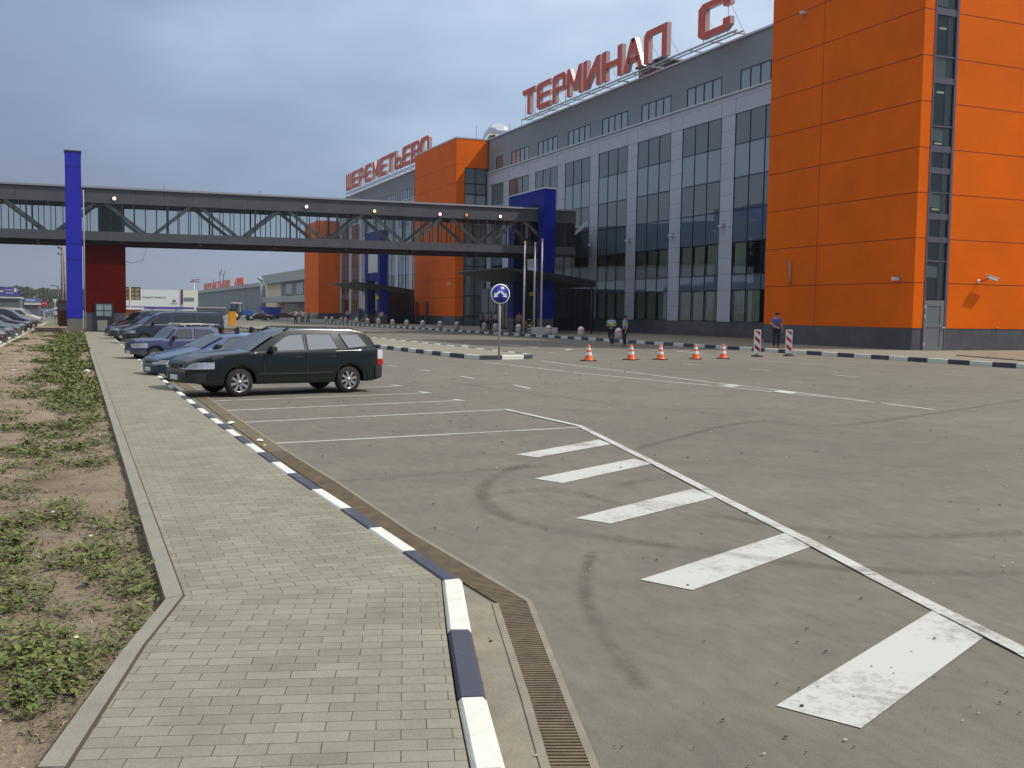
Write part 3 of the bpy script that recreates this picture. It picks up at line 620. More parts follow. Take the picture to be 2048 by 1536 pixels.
# ---- orange blocks (parts of the same terminal)
def joints_x(mb, X, y0, y1, zs, ys=()):
    for z in zs: mb.box(X-.006, X+.01, y0, y1, z-.022, z+.022)
    for y in ys: mb.box(X-.005, X+.01, y-.018, y+.018, 1.40, zs[-1]+1 if zs else 10)
XT, YT, YT2, ZT = 41.2, 42.45, 55.4, 27.5
SX0, SX1 = 41.92, 43.56
zs = [3.78, 6.15, 8.55, 10.93, 13.34, 15.72, 18.11, 20.5, 22.9, 25.3]
tw = MB(); tw.box(XT, 48.0, YT+.45, YT2, 1.345, ZT); tw.box(XT, SX0, YT, YT+.45, 1.345, ZT); tw.box(SX1, 80, YT, YT+.8, 1.345, ZT)
tw.box(48.0, 80, YT+.8, 46, 1.345, ZT)
tb = tw.build('orange_corner_block', ORANGE, bld)
j = MB(); joints_x(j, XT, YT+.02, YT2, zs); j.box(XT-.005, XT+.01, 50.4, 50.436, 1.4, ZT)
for z in zs: j.box(XT, SX0, YT-.006, YT+.01, z-.022, z+.022); j.box(SX1, 80, YT-.006, YT+.01, z-.022, z+.022)
j.build('panel_joints', JOINT, tb)
pl = MB(); pl.box(XT+.03, SX0, YT+.03, YT+.3, .15, 1.345); pl.box(SX1, 80, YT+.03, YT+.3, .15, 1.345); pl.box(XT+.03, 41.5, YT+.31, YT2, .15, 1.345)
pl.build('plinth', GRANITE, tb)
# stair window strip with a door at its foot
st = MB(); fm = MB()
fm.box(SX0, SX0+.10, YT-.03, YT+.1, .15, ZT); fm.box(SX1-.16, SX1, YT-.04, YT+.1, .15, ZT)
bars = [(18.08, .36), (15.75, .10), (14.5, .34), (12.1, .08), (10.9, .34), (9.76, .32), (8.6, .07), (7.33, .32), (6.1, .30), (4.95, .08), (20.6, .3), (23, .3), (25.4, .3)]
for z, t in bars: fm.box(SX0+.10, SX1-.16, YT-.01, YT+.09, z-t/2, z+t/2)
fr = fm.build('stair_window', mat('violet_grey_frame', (.10, .09, .135), .45), bld)
g = MB(); g.quad((SX0+.1, YT+.05, 2.9), (SX1-.16, YT+.05, 2.9), (SX1-.16, YT+.05, ZT), (SX0+.1, YT+.05, ZT)); g.build('glass', VGLASS, fr)
ins = MB(); YI = YT+.32; lv = [2.9]+[b[0] for b in sorted(bars)]+[ZT]
ins.box(SX0, SX1, YI+.02, YI+.1, 2.9, ZT, 0); ins.box(SX1-.52, SX1-.02, YI-.12, YI+.02, 2.9, ZT, 1)
for zc_, hh in ((4.45, .62), (8.25, .70), (11.75, .62), (15.2, 1.25), (18.9, .8), (22.4, .8)): ins.extr([(SX0+.02, YI-.06, zc_-hh/2), (SX1-.45, YI-.06, zc_-hh/2-.08), (SX1-.45, YI-.06, zc_+hh/2-.08), (SX0+.02, YI-.06, zc_+hh/2)], (0, .06, 0), 2)
for zc_ in (7.75, 11.25, 13.95, 17.3): ins.box(SX0+.55, SX1-.60, YI-.09, YI-.06, zc_-.05, zc_+.03, 3)
ins.box(SX0-.02, SX0, YT+.1, YI+.1, 2.9, ZT, 0)
ins.build('stairwell', [mat('stair_dark', (.13, .155, .18), .8), mat('stair_mid', (.30, .36, .36), .8), mat('stair_pale', (.72, .80, .77), .8), mat('yellow_luminaire', (.65, .6, .3), .5, emit=((.8, .75, .4), .35))], fr)
dr = MB(); dr.box(SX0+.10, SX1-.16, YT-.02, YT+.03, .17, .34); dr.box(SX0+.10, SX0+.28, YT-.02, YT+.03, .34, 2.85); dr.box(SX1-.42, SX1-.17, YT-.02, YT+.03, .34, 2.85); dr.box(SX0+.28, SX1-.42, YT-.02, YT+.03, 2.55, 2.85); dr.box(SX0+.28, SX1-.42, YT-.02, YT+.03, 1.42, 1.60)
d = dr.build('door', mat('grey_door_frame', (.17, .18, .19), .4), bld)
g = MB(); g.quad((SX0+.27, YT+.01, .34), (SX1-.41, YT+.01, .34), (SX1-.41, YT+.01, 2.56), (SX0+.27, YT+.01, 2.56)); g.build('glass', VDK, d)
MB().box(SX1-.26, SX1-.14, YT-.08, YT-.03, 1.36, 1.42).build('handle', WHITEM, d)
for z in (.5, 2.0, 2.5): MB().box(SX0+.09, SX0+.13, YT-.045, YT-.018, z-.1, z+.1).build('hinge', WHITEM, d)
# middle block
XM, YM, YM2 = 44.1, 123.0, 140.15
mb = MB(); mb.box(XM, XF+.3, YM+.5, YM2, 1.345, 23.6); mb.box(XM, 45.2, YM, YM+.5, 1.345, 23.6); mb.box(45.2, XF-.05, YM, YM+.5, 20.05, 23.6)
m2 = mb.build('orange_middle_block', ORANGE, bld)
j = MB(); joints_x(j, XM, YM+.02, YM2, [3.7, 6.1, 8.5, 10.9, 13.3, 15.7, 18.1, 20.4])
for z in (3.7, 6.1, 8.5, 10.9, 13.3, 15.7, 18.1, 20.4): j.box(XM, 45.19, YM-.006, YM+.01, z-.02, z+.02)
j.build('panel_joints', JOINT, m2); MB().box(XM-.05, XF, YM-.05, YM2+.05, 23.6, 23.78).build('parapet_cap', CAP, m2)
MB().box(XM+.03, 45.3, YM+.03, YM2, .15, 1.345).build('plinth', GRANITE, m2)
f = MB(); f.box(45.2, 45.28, YM, YM+.3, .15, 20.05); f.box(46.68, 46.76, YM+.05, YM+.3, .15, 20.05); f.box(48.1, 48.28, YM, YM+.3, .15, 20.05)
for z in (1.4, 4.0, 7.7, 10.3, 12.8, 15.4, 16.75, 18.1): f.box(45.28, 48.1, YM+.04, YM+.3, z-.05, z+.05)
wn = f.build('corner_glazing', FRAME, bld); g = MB()
zr = [.2, 1.4, 4.0, 7.7, 10.3, 12.8, 15.4, 16.75, 18.1, 20.0]
for i in range(9): g.quad((45.2, YM+.15, zr[i]), (48.3, YM+.15, zr[i]), (48.3, YM+.15, zr[i+1]), (45.2, YM+.15, zr[i+1]), mi=1 if i in (6,) else 0)
g.build('glass', [VDK, SPL], wn)
# far block
mb = MB(); mb.box(44.1, XF+.4, 202.9, 216.4, 1.345, 19.5); b3 = mb.build('orange_far_block', ORANGE, bld)
MB().box(44.13, XF+.4, 202.93, 216.35, .15, 1.345).build('plinth', GRANITE, b3)
# ---- wall lamps / cameras on the facade
def wall_lamp(X, y, z, s=1.0, label='', col=(.62, .6, .62)):
    t = thing('floodlight', (X, y, z), label, 'wall light', 'small floodlights on the facade')
    MB().box(-.05*s, 0, -.12*s, .12*s, -.15*s, .15*s).build('mount', mat('mount_grey', (.2, .19, .2), .6), t)
    b = MB(); b.box(-.42*s, -.05*s, -.13*s, .13*s, -.16*s, .02*s); o = b.build('housing', mat('housing_pale', (.66, .64, .66), .45), t, bevel=.03*s); return t
for y, nm in ((69.9, 'first'), (77.6, 'second'), (85.3, 'third'), (93.1, 'fourth')):
    p = {69.9: (XF, 70.6, 9.15), 77.6: (XF, 78.3, 8.9), 85.3: (XF, 86.0, 8.9), 93.1: (XF, 93.9, 8.9)}[y]
    wall_lamp(*p, s=1.1, label='small pale floodlight on the '+nm+' grey pier left of the orange corner tower')
wall_lamp(XT, 43.6, 4.05, .95, 'small white floodlight low on the shaded side of the orange corner tower')
wall_lamp(XT, 52.2, 20.4, .9, 'small grey camera housing high on the shaded side of the orange tower')
wall_lamp(XM, 124.6, 5.5, 1.1, 'small cream floodlight on the middle orange block near its corner')
t = thing('wall_light_tube', (XT, 52.7, 4.6), 'slim vertical grey light fitting on the shaded tower wall', 'wall light')
MB().tube([(-.12, 0, -.72), (-.12, .05, .72)], .055, 8).box(-.12, 0, -.03, .03, -.5, -.42).build('tube', mat('lamp_grey', (.30, .28, .28), .5), t)
# the camera on a bracket on the sunlit wall
t = thing('security_camera', (45.8, YT, 3.95), 'white security camera on a bent bracket on the sunlit orange wall', 'camera')
MB().tube([(0, 0, 0), (0, -.28, .02), (.18, -.42, .12), (.38, -.46, .19)], .035, 8).build('bracket', mat('bracket_red', (.45, .08, .04), .5), t)
MB().lathe([(0, -.03), (.11, -.03), (.11, 0), (0, 0)], (0, 0, 0), 'y', 12).build('wall_plate', WHITEM, t)
b = MB(); b.box(.1, .78, -.56, -.36, .20, .36); o = b.build('housing', WHITEM, t, bevel=.03); o.rotation_euler = (0, R(14), 0)
b = MB(); b.box(.04, .86, -.59, -.33, .37, .39); o = b.build('sun_shield', WHITEM, t); o.rotation_euler = (0, R(14), 0)
MB().lathe([(0, -.04), (.05, -.02), (.05, .03), (0, .04)], (47.3, YT-.05, 1.42), 'z', 10).build('door_buzzer', mat('brass', (.8, .55, .2), .2, metal=1)).name = 'wall_tap'
tag(bpy.data.objects['wall_tap'], 'tiny shiny brass fitting on the granite plinth under the sunlit orange wall', 'fitting')
for i, px in enumerate((834, 853)):
    p = PX(px, 640, 43.2); t = thing('pylon', (43.2, p.y, .15), ['dark red slim pylon in front of the middle orange block, farther of two', 'dark maroon slim pylon in front of the middle orange block, nearer of two'][i], 'pylon', 'slim pylons before the orange block')
    MB().box(-.2, .2, -.42, .42, 0, 1.1).build('base', DARKM, t); MB().box(-.16, .16, -.38, .38, 1.1, 2.95).build('panel', mat('pylon_red%d' % i, ((.22, .01, .015), (.10, .012, .02))[i], .4), t); MB().lathe([(0, .32), (.2, .2), (.26, 0)], (0, 0, 2.95), 'z', 10).build('cap', DARKM, t)
# ---- portals
def portal(y0, y1, base_label, banner=False):
    t = thing('blue_portal', (37.2, y0, .15), base_label, 'portal', 'blue portals at the terminal entrances', world=True)
    X0, X1 = 36.6, 37.7
    b = MB(); b.box(X0, X1, y0, y0+1.15, 1.4, 12.4); b.box(X0, X1, y1-1.3, y1, 1.4, 12.4); o = b.build('leg', BLUEP, t)
    MB().box(X0, X1, y0+1.15, y1-1.3, 11.15, 12.4).build('beam', BLUEP, t)
    MB().box(X0-.04, X1+.04, y0-.04, y1+.04, 12.4, 12.5).build('cap', CAP, t)
    MB().box(X0+.03, X1-.03, y0+.03, y0+1.12, .15, 1.4).box(X0+.03, X1-.03, y1-1.27, y1-.03, .15, 1.4).build('plinth', GRANITE, t)
    if banner:
        MB().box(X0+.1, X1-.1, y0+1.15, y1-1.3, 5.9, 11.15).build('infill_panel', BLUEP, t)
        q = MB().box(X0-.03, X0+.08, 132.3, 137.0, 6.95, 10.1).build('banner', mat('white_banner', (.62, .60, .62), .7, vary=.1, vscale=.7), t)
    return t
portal(80.0, 87.7, 'tall blue portal frame with a footbridge passing through it')
portal(131.3, 138.7, 'tall blue portal frame with a pale banner farther along the terminal', True)
def canopy(y0, label):
    t = thing('entrance_canopy', (41, y0+6, .15), label, 'canopy', 'dark canopies over the terminal entrances', world=True)
    M_ = mat('canopy_dark', (.012, .013, .018), .45); yA, yB = y0, y0+12.2
    # wing: thin at the raised outer edge, deeper towards the doors
    b = MB(); pr = [(33.0, 5.50), (33.0, 5.62), (38, 5.15), (41.25, 4.72), (41.25, 4.18), (36.5, 4.72)]
    b.extr([(x, yA, z) for x, z in pr], (0, yB-yA, 0)); b.build('wing', M_, t)
    b = MB()
    for i in range(9): b.box(32.75-.02*i, 33.1, yA+.6+i*1.3, yA+.75+i*1.3, 5.52, 5.60)
    b.tube([(32.7, yA+.2, 5.56), (32.7, yB, 5.56)], .035, 6); b.build('edge_louvres', mat('louvre_green_grey', (.12, .15, .14), .5), t)
    for y in (yA+.25,):
        MB().tube([(41.0, y, .15), (41.0, y, 4.25)], .075, 10).build('column', DARKM, t)
    return t
canopy(79.2, 'dark winged canopy over the nearer terminal entrance behind the flagpoles')
canopy(131.0, 'dark winged canopy over the farther terminal entrance')
# entrance vestibules: dark glass boxes under the canopies
for y0, yb, lab in ((93.0, 104.0, 'dark glass entrance lobby under the nearer canopy'),):
    t = thing('entrance_lobby', (44, y0, .15), lab, 'lobby', world=True)
    MB().box(40.2, XF-.06, y0, yb, .15, 4.4).build('glazing', reflective('lobby_glass', (.008, .01, .014), 1.5, .05), t)
    b = MB()
    for x in (40.2, 42.2, 44.2, 46.2): b.box(x-.05, x+.05, y0-.04, y0-.002, .15, 4.4)
    b.build('mullions', DARKM, t); b = MB()
    for y in np.arange(y0+2, yb, 2.2): b.box(40.16, 40.198, y-.05, y+.05, .15, 4.4)
    b.build('mullions', DARKM, t)
t = thing('entrance_lobby', (44, 140.6, .15), 'dark glass entrance lobby under the farther canopy', 'lobby', world=True)
MB().box(40.2, XF-.06, 140.5, 156, .15, 4.3).build('glazing', MATS['lobby_glass'], t)
for y, lab in ((83.2, 'small yellow lit sign hanging under the nearer canopy'), (134.6, 'small yellow sign hanging under the farther canopy')):
    p = PX(*({83.2: (1063, 588), 134.6: (754, 595)}[y]), 37.9 if y < 100 else 36.3); s = 1.0 if y < 100 else 1.3
    t = thing('hanging_sign', tuple(p), lab, 'sign'); MB().box(-.04, .04, -.42*s, .42*s, -.16*s, .16*s).build('board', mat('yellow_sign', (.75, .55, .02), .5), t); MB().box(-.02, .02, -.3, -.27, .16, .9).box(-.02, .02, .27, .3, .16, .9).build('hanger', DARKM, t)
# ================================================================ FOOTBRIDGE
fb = thing('footbridge', (0, 82, 0), 'long enclosed grey steel footbridge with glazed truss sides crossing the road', 'footbridge', world=True)
YB, YB2 = 81.45, 85.6
def bz(x): return .35*(x+4)/39.0
def bbox(mb, x0, x1, y0, y1, z0, z1, mi=0):     # box that follows the bridge's slight rise
    a, b = bz(x0), bz(x1)
    return mb.add([(x0, y0, z0+a), (x1, y0, z0+b), (x1, y1, z0+b), (x0, y1, z0+a), (x0, y0, z1+a), (x1, y0, z1+b), (x1, y1, z1+b), (x0, y1, z1+a)],
                  [(0, 3, 2, 1), (4, 5, 6, 7), (0, 1, 5, 4), (1, 2, 6, 5), (2, 3, 7, 6), (3, 0, 4, 7)], mi)
BX0, BX1 = -26.0, 40.35
segs = [BX0+i*(BX1-BX0)/33 for i in range(34)]
up = MB(); lo = MB(); rfm = MB(); cp = MB()
for a, b in zip(segs[:-1], segs[1:]):
    pass
for yy in (YB, YB2-.12):
    up = MB(); lo = MB()
    for a, b in zip(segs[:-1], segs[1:]): bbox(up, a+.006, b-.006, yy, yy+.12, 9.33, 10.38); bbox(lo, a+.006, b-.006, yy, yy+.12, 6.62, 7.27)
    up.build('upper_cladding', BRIDGEP, fb); lo.build('lower_cladding', BRIDGEP, fb)
bbox(rfm, BX0, BX1, YB-.12, YB2+.12, 10.38, 10.52); bbox(rfm, BX0, BX1, YB+.12, YB2-.12, 6.9, 7.1); 
bbox(cp, BX0, BX1, YB+.5, YB+.8, 6.36, 6.62); bbox(cp, BX0, BX1, YB2-.8, YB2-.5, 6.36, 6.62); bbox(cp, BX0, BX1, YB+.8, YB2-.8, 6.5, 6.6)
for i in range(12): x = -25+i*5.6; bbox(cp, x, x+.25, YB+.05, YB2-.05, 6.42, 6.64)
rfm.build('roof', mat('bridge_roof', (.30, .32, .36), .5), fb); cp.build('underside_girders', mat('girder_dark', (.03, .012, .02), .6), fb)
cl = MB(); bbox(cl, BX0, BX1, YB+.12, YB2-.12, 10.2, 10.3); cl.build('ceiling', mat('bridge_ceiling', (.10, .095, .09), .8), fb)
for yy in (YB+.06, YB2-.06):
    g = MB(); g.quad((BX0, yy, 7.27+bz(BX0)), (BX1, yy, 7.27+bz(BX1)), (BX1, yy, 9.33+bz(BX1)), (BX0, yy, 9.33+bz(BX0))); g.build('side_glazing', BGLASS, fb)
ml = MB(); i = 0; x = BX0+.4
while x < BX1: 
    wd = .028 if i % 4 else .06; bbox(ml, x-wd, x+wd, YB+.03, YB+.11, 7.27, 9.33); bbox(ml, x-wd+.25, x+wd+.25, YB2-.11, YB2-.03, 7.27, 9.33); x += .80; i += 1
ml.build('mullions', mat('mullion_dark', (.03, .03, .045), .5), fb)
tr = MB(); per = 6.7
TRU = mat('truss_grey', (.55, .58, .57), .5)
def diag(x0, z0_, x1, z1_, y, r=.12):
    a = Vector((x0, y, z0_+bz(x0))); b = Vector((x1, y, z1_+bz(x1))); d = (b-a).normalized(); n_ = Vector((-d.z, 0, d.x))*r; w_ = Vector((0, .10, 0))
    tr.add([a-n_-w_, a+n_-w_, b+n_-w_, b-n_-w_, a-n_+w_, a+n_+w_, b+n_+w_, b-n_+w_], [(0, 1, 2, 3), (7, 6, 5, 4), (0, 4, 5, 1), (1, 5, 6, 2), (2, 6, 7, 3), (3, 7, 4, 0)])
x = -24.9
while x < BX1-3:
    for y in (YB+.45, YB2-.45): diag(x, 9.5, x+2.9, 7.2, y); diag(x+3.5, 7.2, x+6.3, 9.5, y)
    x += per
tr.build('truss', TRU, fb)
br = MB()
for i, x in enumerate((6.2, 13.3, 20.2, 27.0, 33.5)): bbox(br, x, x+.03, YB+1, YB+1.03, 10.52, 10.95)
br.build('roof_spikes', DARKM, fb)
# bridge end and the link to the facade behind the portal
lk = MB(); P_ = [(37.9, 81.6), (40.35, 81.6), (XF-.06, 97.6), (XF-.06, 103.5), (44, 100), (38.2, 90)]
lk.prism(P_, 6.75, 10.85); lk.build('link_corridor', reflective('link_glass', (.012, .022, .028), 1.5, .06), fb)
LT = [(228.5, 397, 'r'), (613, 413.5, 'r'), (749, 422.5, 'y'), (880, 428.5, 'r'), (933, 430.5, 'd'), (1000.5, 433, 'r')]
EM = {'r': mat('lamp_lit_red', (.9, .5, .4), .5, emit=((1, .42, .33), 3.0)), 'y': mat('lamp_lit_yellow', (.9, .85, .4), .5, emit=((.95, .85, .3), 1.1)), 'd': mat('lamp_lit_dim', (.7, .25, .05), .5, emit=((.8, .28, .05), .5))}
for i, (x, y, c) in enumerate(LT):
    p = PY(x, y, YB+.22); t = thing('ceiling_lamp', tuple(p), ['lit reddish round lamp inside the footbridge above the lift block', 'lit reddish round lamp inside the footbridge over mid road', 'dull yellow round lamp inside the footbridge', 'lit pink lamp in the footbridge before the orange block', 'dim orange lamp in the footbridge near the portal', 'brightest lit lamp in the footbridge just left of the blue portal'][i], 'lamp', 'lamps inside the footbridge')
    t.location.y = YB-.03; t.location = tuple(PY(x, y, YB-.04))
    MB().lathe([(0, -.02), (.16, -.02), (.16, .02), (0, .02)], (0, 0, 0), 'y', 14).build('rim', DARKM, t); MB().lathe([(0, -.05), (.07, -.045), (.125, -.02), (.125, -.005)], (0, 0, 0), 'y', 14).build('bulb', EM[c], t)
# lift block under the bridge
lb = thing('lift_block', (2, 83.5, 0), 'dark red lift and stair block under the left end of the footbridge', 'lift block', world=True)
RD = mat('dark_red_panel', (.095, .003, .0), .6, spec=.1, vary=.12, vscale=.5)
MB().box(.66, 3.42, 82.05, 87.5, 1.42, 6.45).build('walls', RD, lb)
MB().box(.68, 3.40, 82.07, 87.5, 0, 1.40).build('plinth', GRANITE, lb)
MB().box(1.6, 3.42, 84.5, 85.3, 6.9, 10.2).build('shaft', mat('pale_grey_shaft', (.25, .26, .26), .7), lb)
d = MB().box(1.25, 2.55, 81.96, 82.04, .02, 2.12).build('entrance', DARKM, lb)
MB().quad((1.36, 81.95, 1.15), (2.4, 81.95, 1.15), (2.4, 81.95, 2.0), (1.36, 81.95, 2.0)).quad((1.42, 81.95, .08), (2.1, 81.95, .08), (2.1, 81.95, .85), (1.42, 81.95, .85), mi=1).build('glass', [SPL, mat('door_pale', (.26, .26, .22), .5)], d)
MB().box(1.36, 2.4, 81.93, 81.945, 1.55, 1.59).box(1.86, 1.9, 81.93, 81.945, 1.15, 2.0).build('glazing_bar', DARKM, d)
# blue pillar
pl = thing('blue_pillar', (-.06, 74.6, 0), 'tall blue clad pillar with grey foot beside the lift block', 'pillar', world=True)
PB = mat('violet_blue_panel', (.028, .034, .42), .45, spec=.2, vary=.04)
MB().box(-.585, .40, 74.3, 75.9, 1.05, 11.95).build('shaft', PB, pl); MB().box(-.57, .385, 74.32, 75.88, 0, 1.05).build('foot', mat('grey_foot', (.15, .145, .14), .7, vary=.08), pl)
MB().box(-.62, .43, 74.27, 75.93, 11.95, 12.05).build('cap', DARKM, pl)
j = MB()
for z in (11.0, 5.95, 4.95): j.box(-.59, .405, 74.292, 74.31, z-.015, z+.015)
j.build('panel_joints', mat('blue_joint', (.01, .01, .08), .8), pl)
MB().tube([(.52, 75.2, .0), (.52, 75.2, 9.6)], .045, 8).build('downpipe', mat('pipe_grey', (.35, .33, .35), .5), pl)
# wires
def wire(name, pts, label, r=.02):
    tag(MB().tube(pts, r, 5).build(name, DARKM), label, 'cable')
a = PY(295, 488, 82); b = PY(252, 522, 82.0)
wire('cable', [a, (a+b)/2+Vector((.45, 0, -.55)), a.lerp(b, .8)+Vector((.1, 0, -.42)), b+Vector((0, 0, 0))], 'thin cable looping from the bridge underside to the lift block', .018)
# ================================================================ ROOFTOP LETTERING
S_ = .2
GL = {
 'Т': [[(0, .82), (1, .82), (1, 1), (0, 1)], [(.38, 0), (.62, 0), (.62, .82), (.38, .82)]],
 'Е': [[(.13, 0), (.25, 0), (.25, 1), (.13, 1), (0, .88), (0, .12)], [(.25, 0), (1, 0), (1, .18), (.25, .18)], [(.25, .42), (.95, .42), (.95, .58), (.25, .58)], [(.25, .82), (1, .82), (1, 1), (.25, 1)]],
 'Р': [[(0, 0), (.24, 0), (.24, 1), (.12, 1), (0, .88)], [(.24, .82), (.76, .82), (.76, 1), (.24, 1)], [(.24, .36), (.76, .36), (.76, .53), (.24, .53)], [(.76, .36), (.88, .36), (1, .46), (1, .89), (.88, 1), (.76, 1)]],
 'М': [[(0, 0), (.2, 0), (.2, 1), (0, 1)], [(.8, 0), (1, 0), (1, 1), (.8, 1)], [(.2, 1), (.2, .66), (.5, .12), (.5, .46)], [(.8, 1), (.5, .46), (.5, .12), (.8, .66)]],
 'И': [[(0, 0), (.22, 0), (.22, 1), (0, 1)], [(.78, 0), (1, 0), (1, 1), (.78, 1)], [(.22, .0), (.78, .66), (.78, 1), (.22, .34)]],
 'Н': [[(0, 0), (.22, 0), (.22, 1), (0, 1)], [(.78, 0), (1, 0), (1, 1), (.78, 1)], [(.22, .4), (.78, .4), (.78, .58), (.22, .58)]],
 'А': [[(0, 0), (.22, 0), (.58, 1), (.38, 1)], [(.78, 0), (1, 0), (.60, 1), (.42, 1)], [(.24, .24), (.76, .24), (.70, .40), (.30, .40)]],
 'Л': [[(0, 0), (.22, 0), (.22, 1), (.12, 1), (0, .86)], [(.78, 0), (1, 0), (1, 1), (.78, 1)], [(.22, .83), (.78, .83), (.78, 1), (.22, 1)]],
 'С': [[(.13, 0), (.24, 0), (.24, 1), (.13, 1), (0, .88), (0, .12)], [(.24, 0), (.78, 0), (.78, .18), (.24, .18)], [(.24, .82), (.78, .82), (.78, 1), (.24, 1)], [(.78, 0), (.86, 0), (1, .13), (1, .34), (.78, .34)], [(.78, .68), (1, .68), (1, .88), (.86, 1), (.78, 1)]],
 'Ш': [[(0, 0), (1, 0), (1, .18), (0, .18)], [(0, .18), (.2, .18), (.2, 1), (0, 1)], [(.4, .18), (.6, .18), (.6, 1), (.4, 1)], [(.8, .18), (1, .18), (1, 1), (.8, 1)]],
 'Ь': [[(0, 0), (.24, 0), (.24, 1), (0, 1)], [(.24, 0), (.78, 0), (.78, .18), (.24, .18)], [(.24, .42), (.78, .42), (.78, .6), (.24, .6)], [(.78, 0), (.88, 0), (1, .1), (1, .5), (.88, .6), (.78, .6)]],
 'В': [[(0, 0), (.24, 0), (.24, 1), (0, 1)], [(.24, 0), (.78, 0), (.78, .17), (.24, .17)], [(.24, .42), (.78, .42), (.78, .58), (.24, .58)], [(.24, .83), (.78, .83), (.78, 1), (.24, 1)], [(.78, 0), (.88, 0), (1, .1), (1, .42), (.92, .5), (1, .58), (1, .9), (.88, 1), (.78, 1)]],
 'О': [[(.13, 0), (.24, 0), (.24, 1), (.13, 1), (0, .88), (0, .12)], [(.24, 0), (.76, 0), (.76, .18), (.24, .18)], [(.24, .82), (.76, .82), (.76, 1), (.24, 1)], [(.76, 0), (.87, 0), (1, .12), (1, .88), (.87, 1), (.76, 1)]],
}
def roof_sign(label, letters, z0, z1, X=46.95, dep=.42, rail=None, thick=1.0):
    ys = [a for _, a, b in letters]+[b for _, a, b in letters]; ya, yb = max(ys), min(ys)
    t = thing('rooftop_sign', (X, (ya+yb)/2, 23.7), label, 'sign', world=True)
    for ch, a, b in letters:      # a = its left edge (larger Y), b = its right edge
        mb = MB()
        for pg in GL[ch]: mb.extr([(X, a+(b-a)*u, z0+(z1-z0)*v) for u, v in pg], (dep, 0, 0), 0, 1)
        mb.build('letter', [REDL, LSIDE], t)
    f = MB(); f.box(X+.05, X+.17, yb-.8, ya+.3, 23.74, 23.86); f.box(X+.7, X+.8, yb-.8, ya+.3, 23.80, 23.88)
    y = yb
    while y < ya: f.box(X+.1, X+1.6, y-.05, y+.05, 23.80, 23.9); y += 3.1
    for ch, a, b in letters:
        for u in (.12, .88): y = a+(b-a)*u; f.tube([(X+.2, y, 23.85), (X+.2, y, z1-.3)], .03, 5); f.tube([(X+.25, y, z1-.5), (X+1.9, y, 23.9)], .022, 5)
    f.build('frame', STEEL, t); return t
roof_sign('big red rooftop letters reading ТЕРМИНАЛ С on a steel frame', [('Т', 109.0, 105.5), ('Е', 105.1, 101.5), ('Р', 101.0, 97.8), ('М', 97.5, 94.15), ('И', 93.75, 90.2), ('Н', 89.8, 85.85), ('А', 85.6, 82.0), ('Л', 81.85, 77.9), ('С', 73.1, 68.6)], 24.15, 26.95)
SB = [192.2, 188.3, 187.8, 183.3, 182.8, 179.5, 178.7, 174.3, 173.3, 169.8, 169.0, 165.0, 164.9, 159.9, 160.0, 156.5, 156.0, 151.8, 151.4, 147.3, 146.9, 142.4]
SB = [192.2, 188.3, 187.8, 183.3, 182.8, 179.5, 178.7, 174.3, 173.3, 169.5, 169.0, 165.0, 164.7, 160.6, 160.2, 156.5, 156.0, 151.8, 151.4, 147.3, 146.9, 142.6]
roof_sign('long red rooftop letters reading ШЕРЕМЕТЬЕВО above the farther wing', [(c, SB[2*i], SB[2*i+1]) for i, c in enumerate('ШЕРЕМЕТЬЕВО')], 24.3, 27.25)
# roof plant
t = thing('roof_ventilator', (52, 129.3, 23.6), 'shiny curved metal duct on the roof beside the orange middle block', 'ventilator'); MB().tube([(0, 3.0, .8), (0, 2.0, 2.1), (0, .4, 2.6), (0, -1.6, 2.3), (0, -2.6, 1.2)], 1.0, 14).build('duct', mat('shiny_duct', (.85, .85, .85), .12, metal=1), t); MB().box(-.9, .9, -2.4, 3, -.1, 1).build('base', SLATE, t)
p = PX(940, 271, 50); t = thing('roof_ventilator', (50, p.y, 23.7), 'small shiny metal cowl on the roof of the orange middle block', 'ventilator'); MB().lathe([(.9, 0), (.9, .4), (.6, .8), (0, 1.0)], (0, 0, .1), 'z', 14).build('cowl', MATS['shiny_duct'], t)
t = thing('roof_unit', (50, 84.7, 23.5), 'dark grey roof plant box behind the letters', 'ventilation box'); MB().box(-.8, 1.2, -2.1, 1.9, 0, 1.5).build('housing', DARKM, t); MB().box(-1.0, 1.4, -2.4, 2.2, 1.5, 1.7).build('lid', DARKM, t)
for i, (px, py, yy, X) in enumerate(((953, 252, 0, 50), (1043, 237, 0, 50), (1020, 247, 0, 50.5))):
    q = PX(px, py, X); tag(MB().tube([(X, q.y, 23.5), (X, q.y, q.z)], .03, 5).build('lightning_rod', DARKM), ['thin lightning rod on the roof of the orange middle block', 'thin lightning rod at the left end of the ТЕРМИНАЛ letters', 'thin lightning rod on the roof beside the shiny duct'][i], 'lightning rod', 'thin rods on the terminal roof')
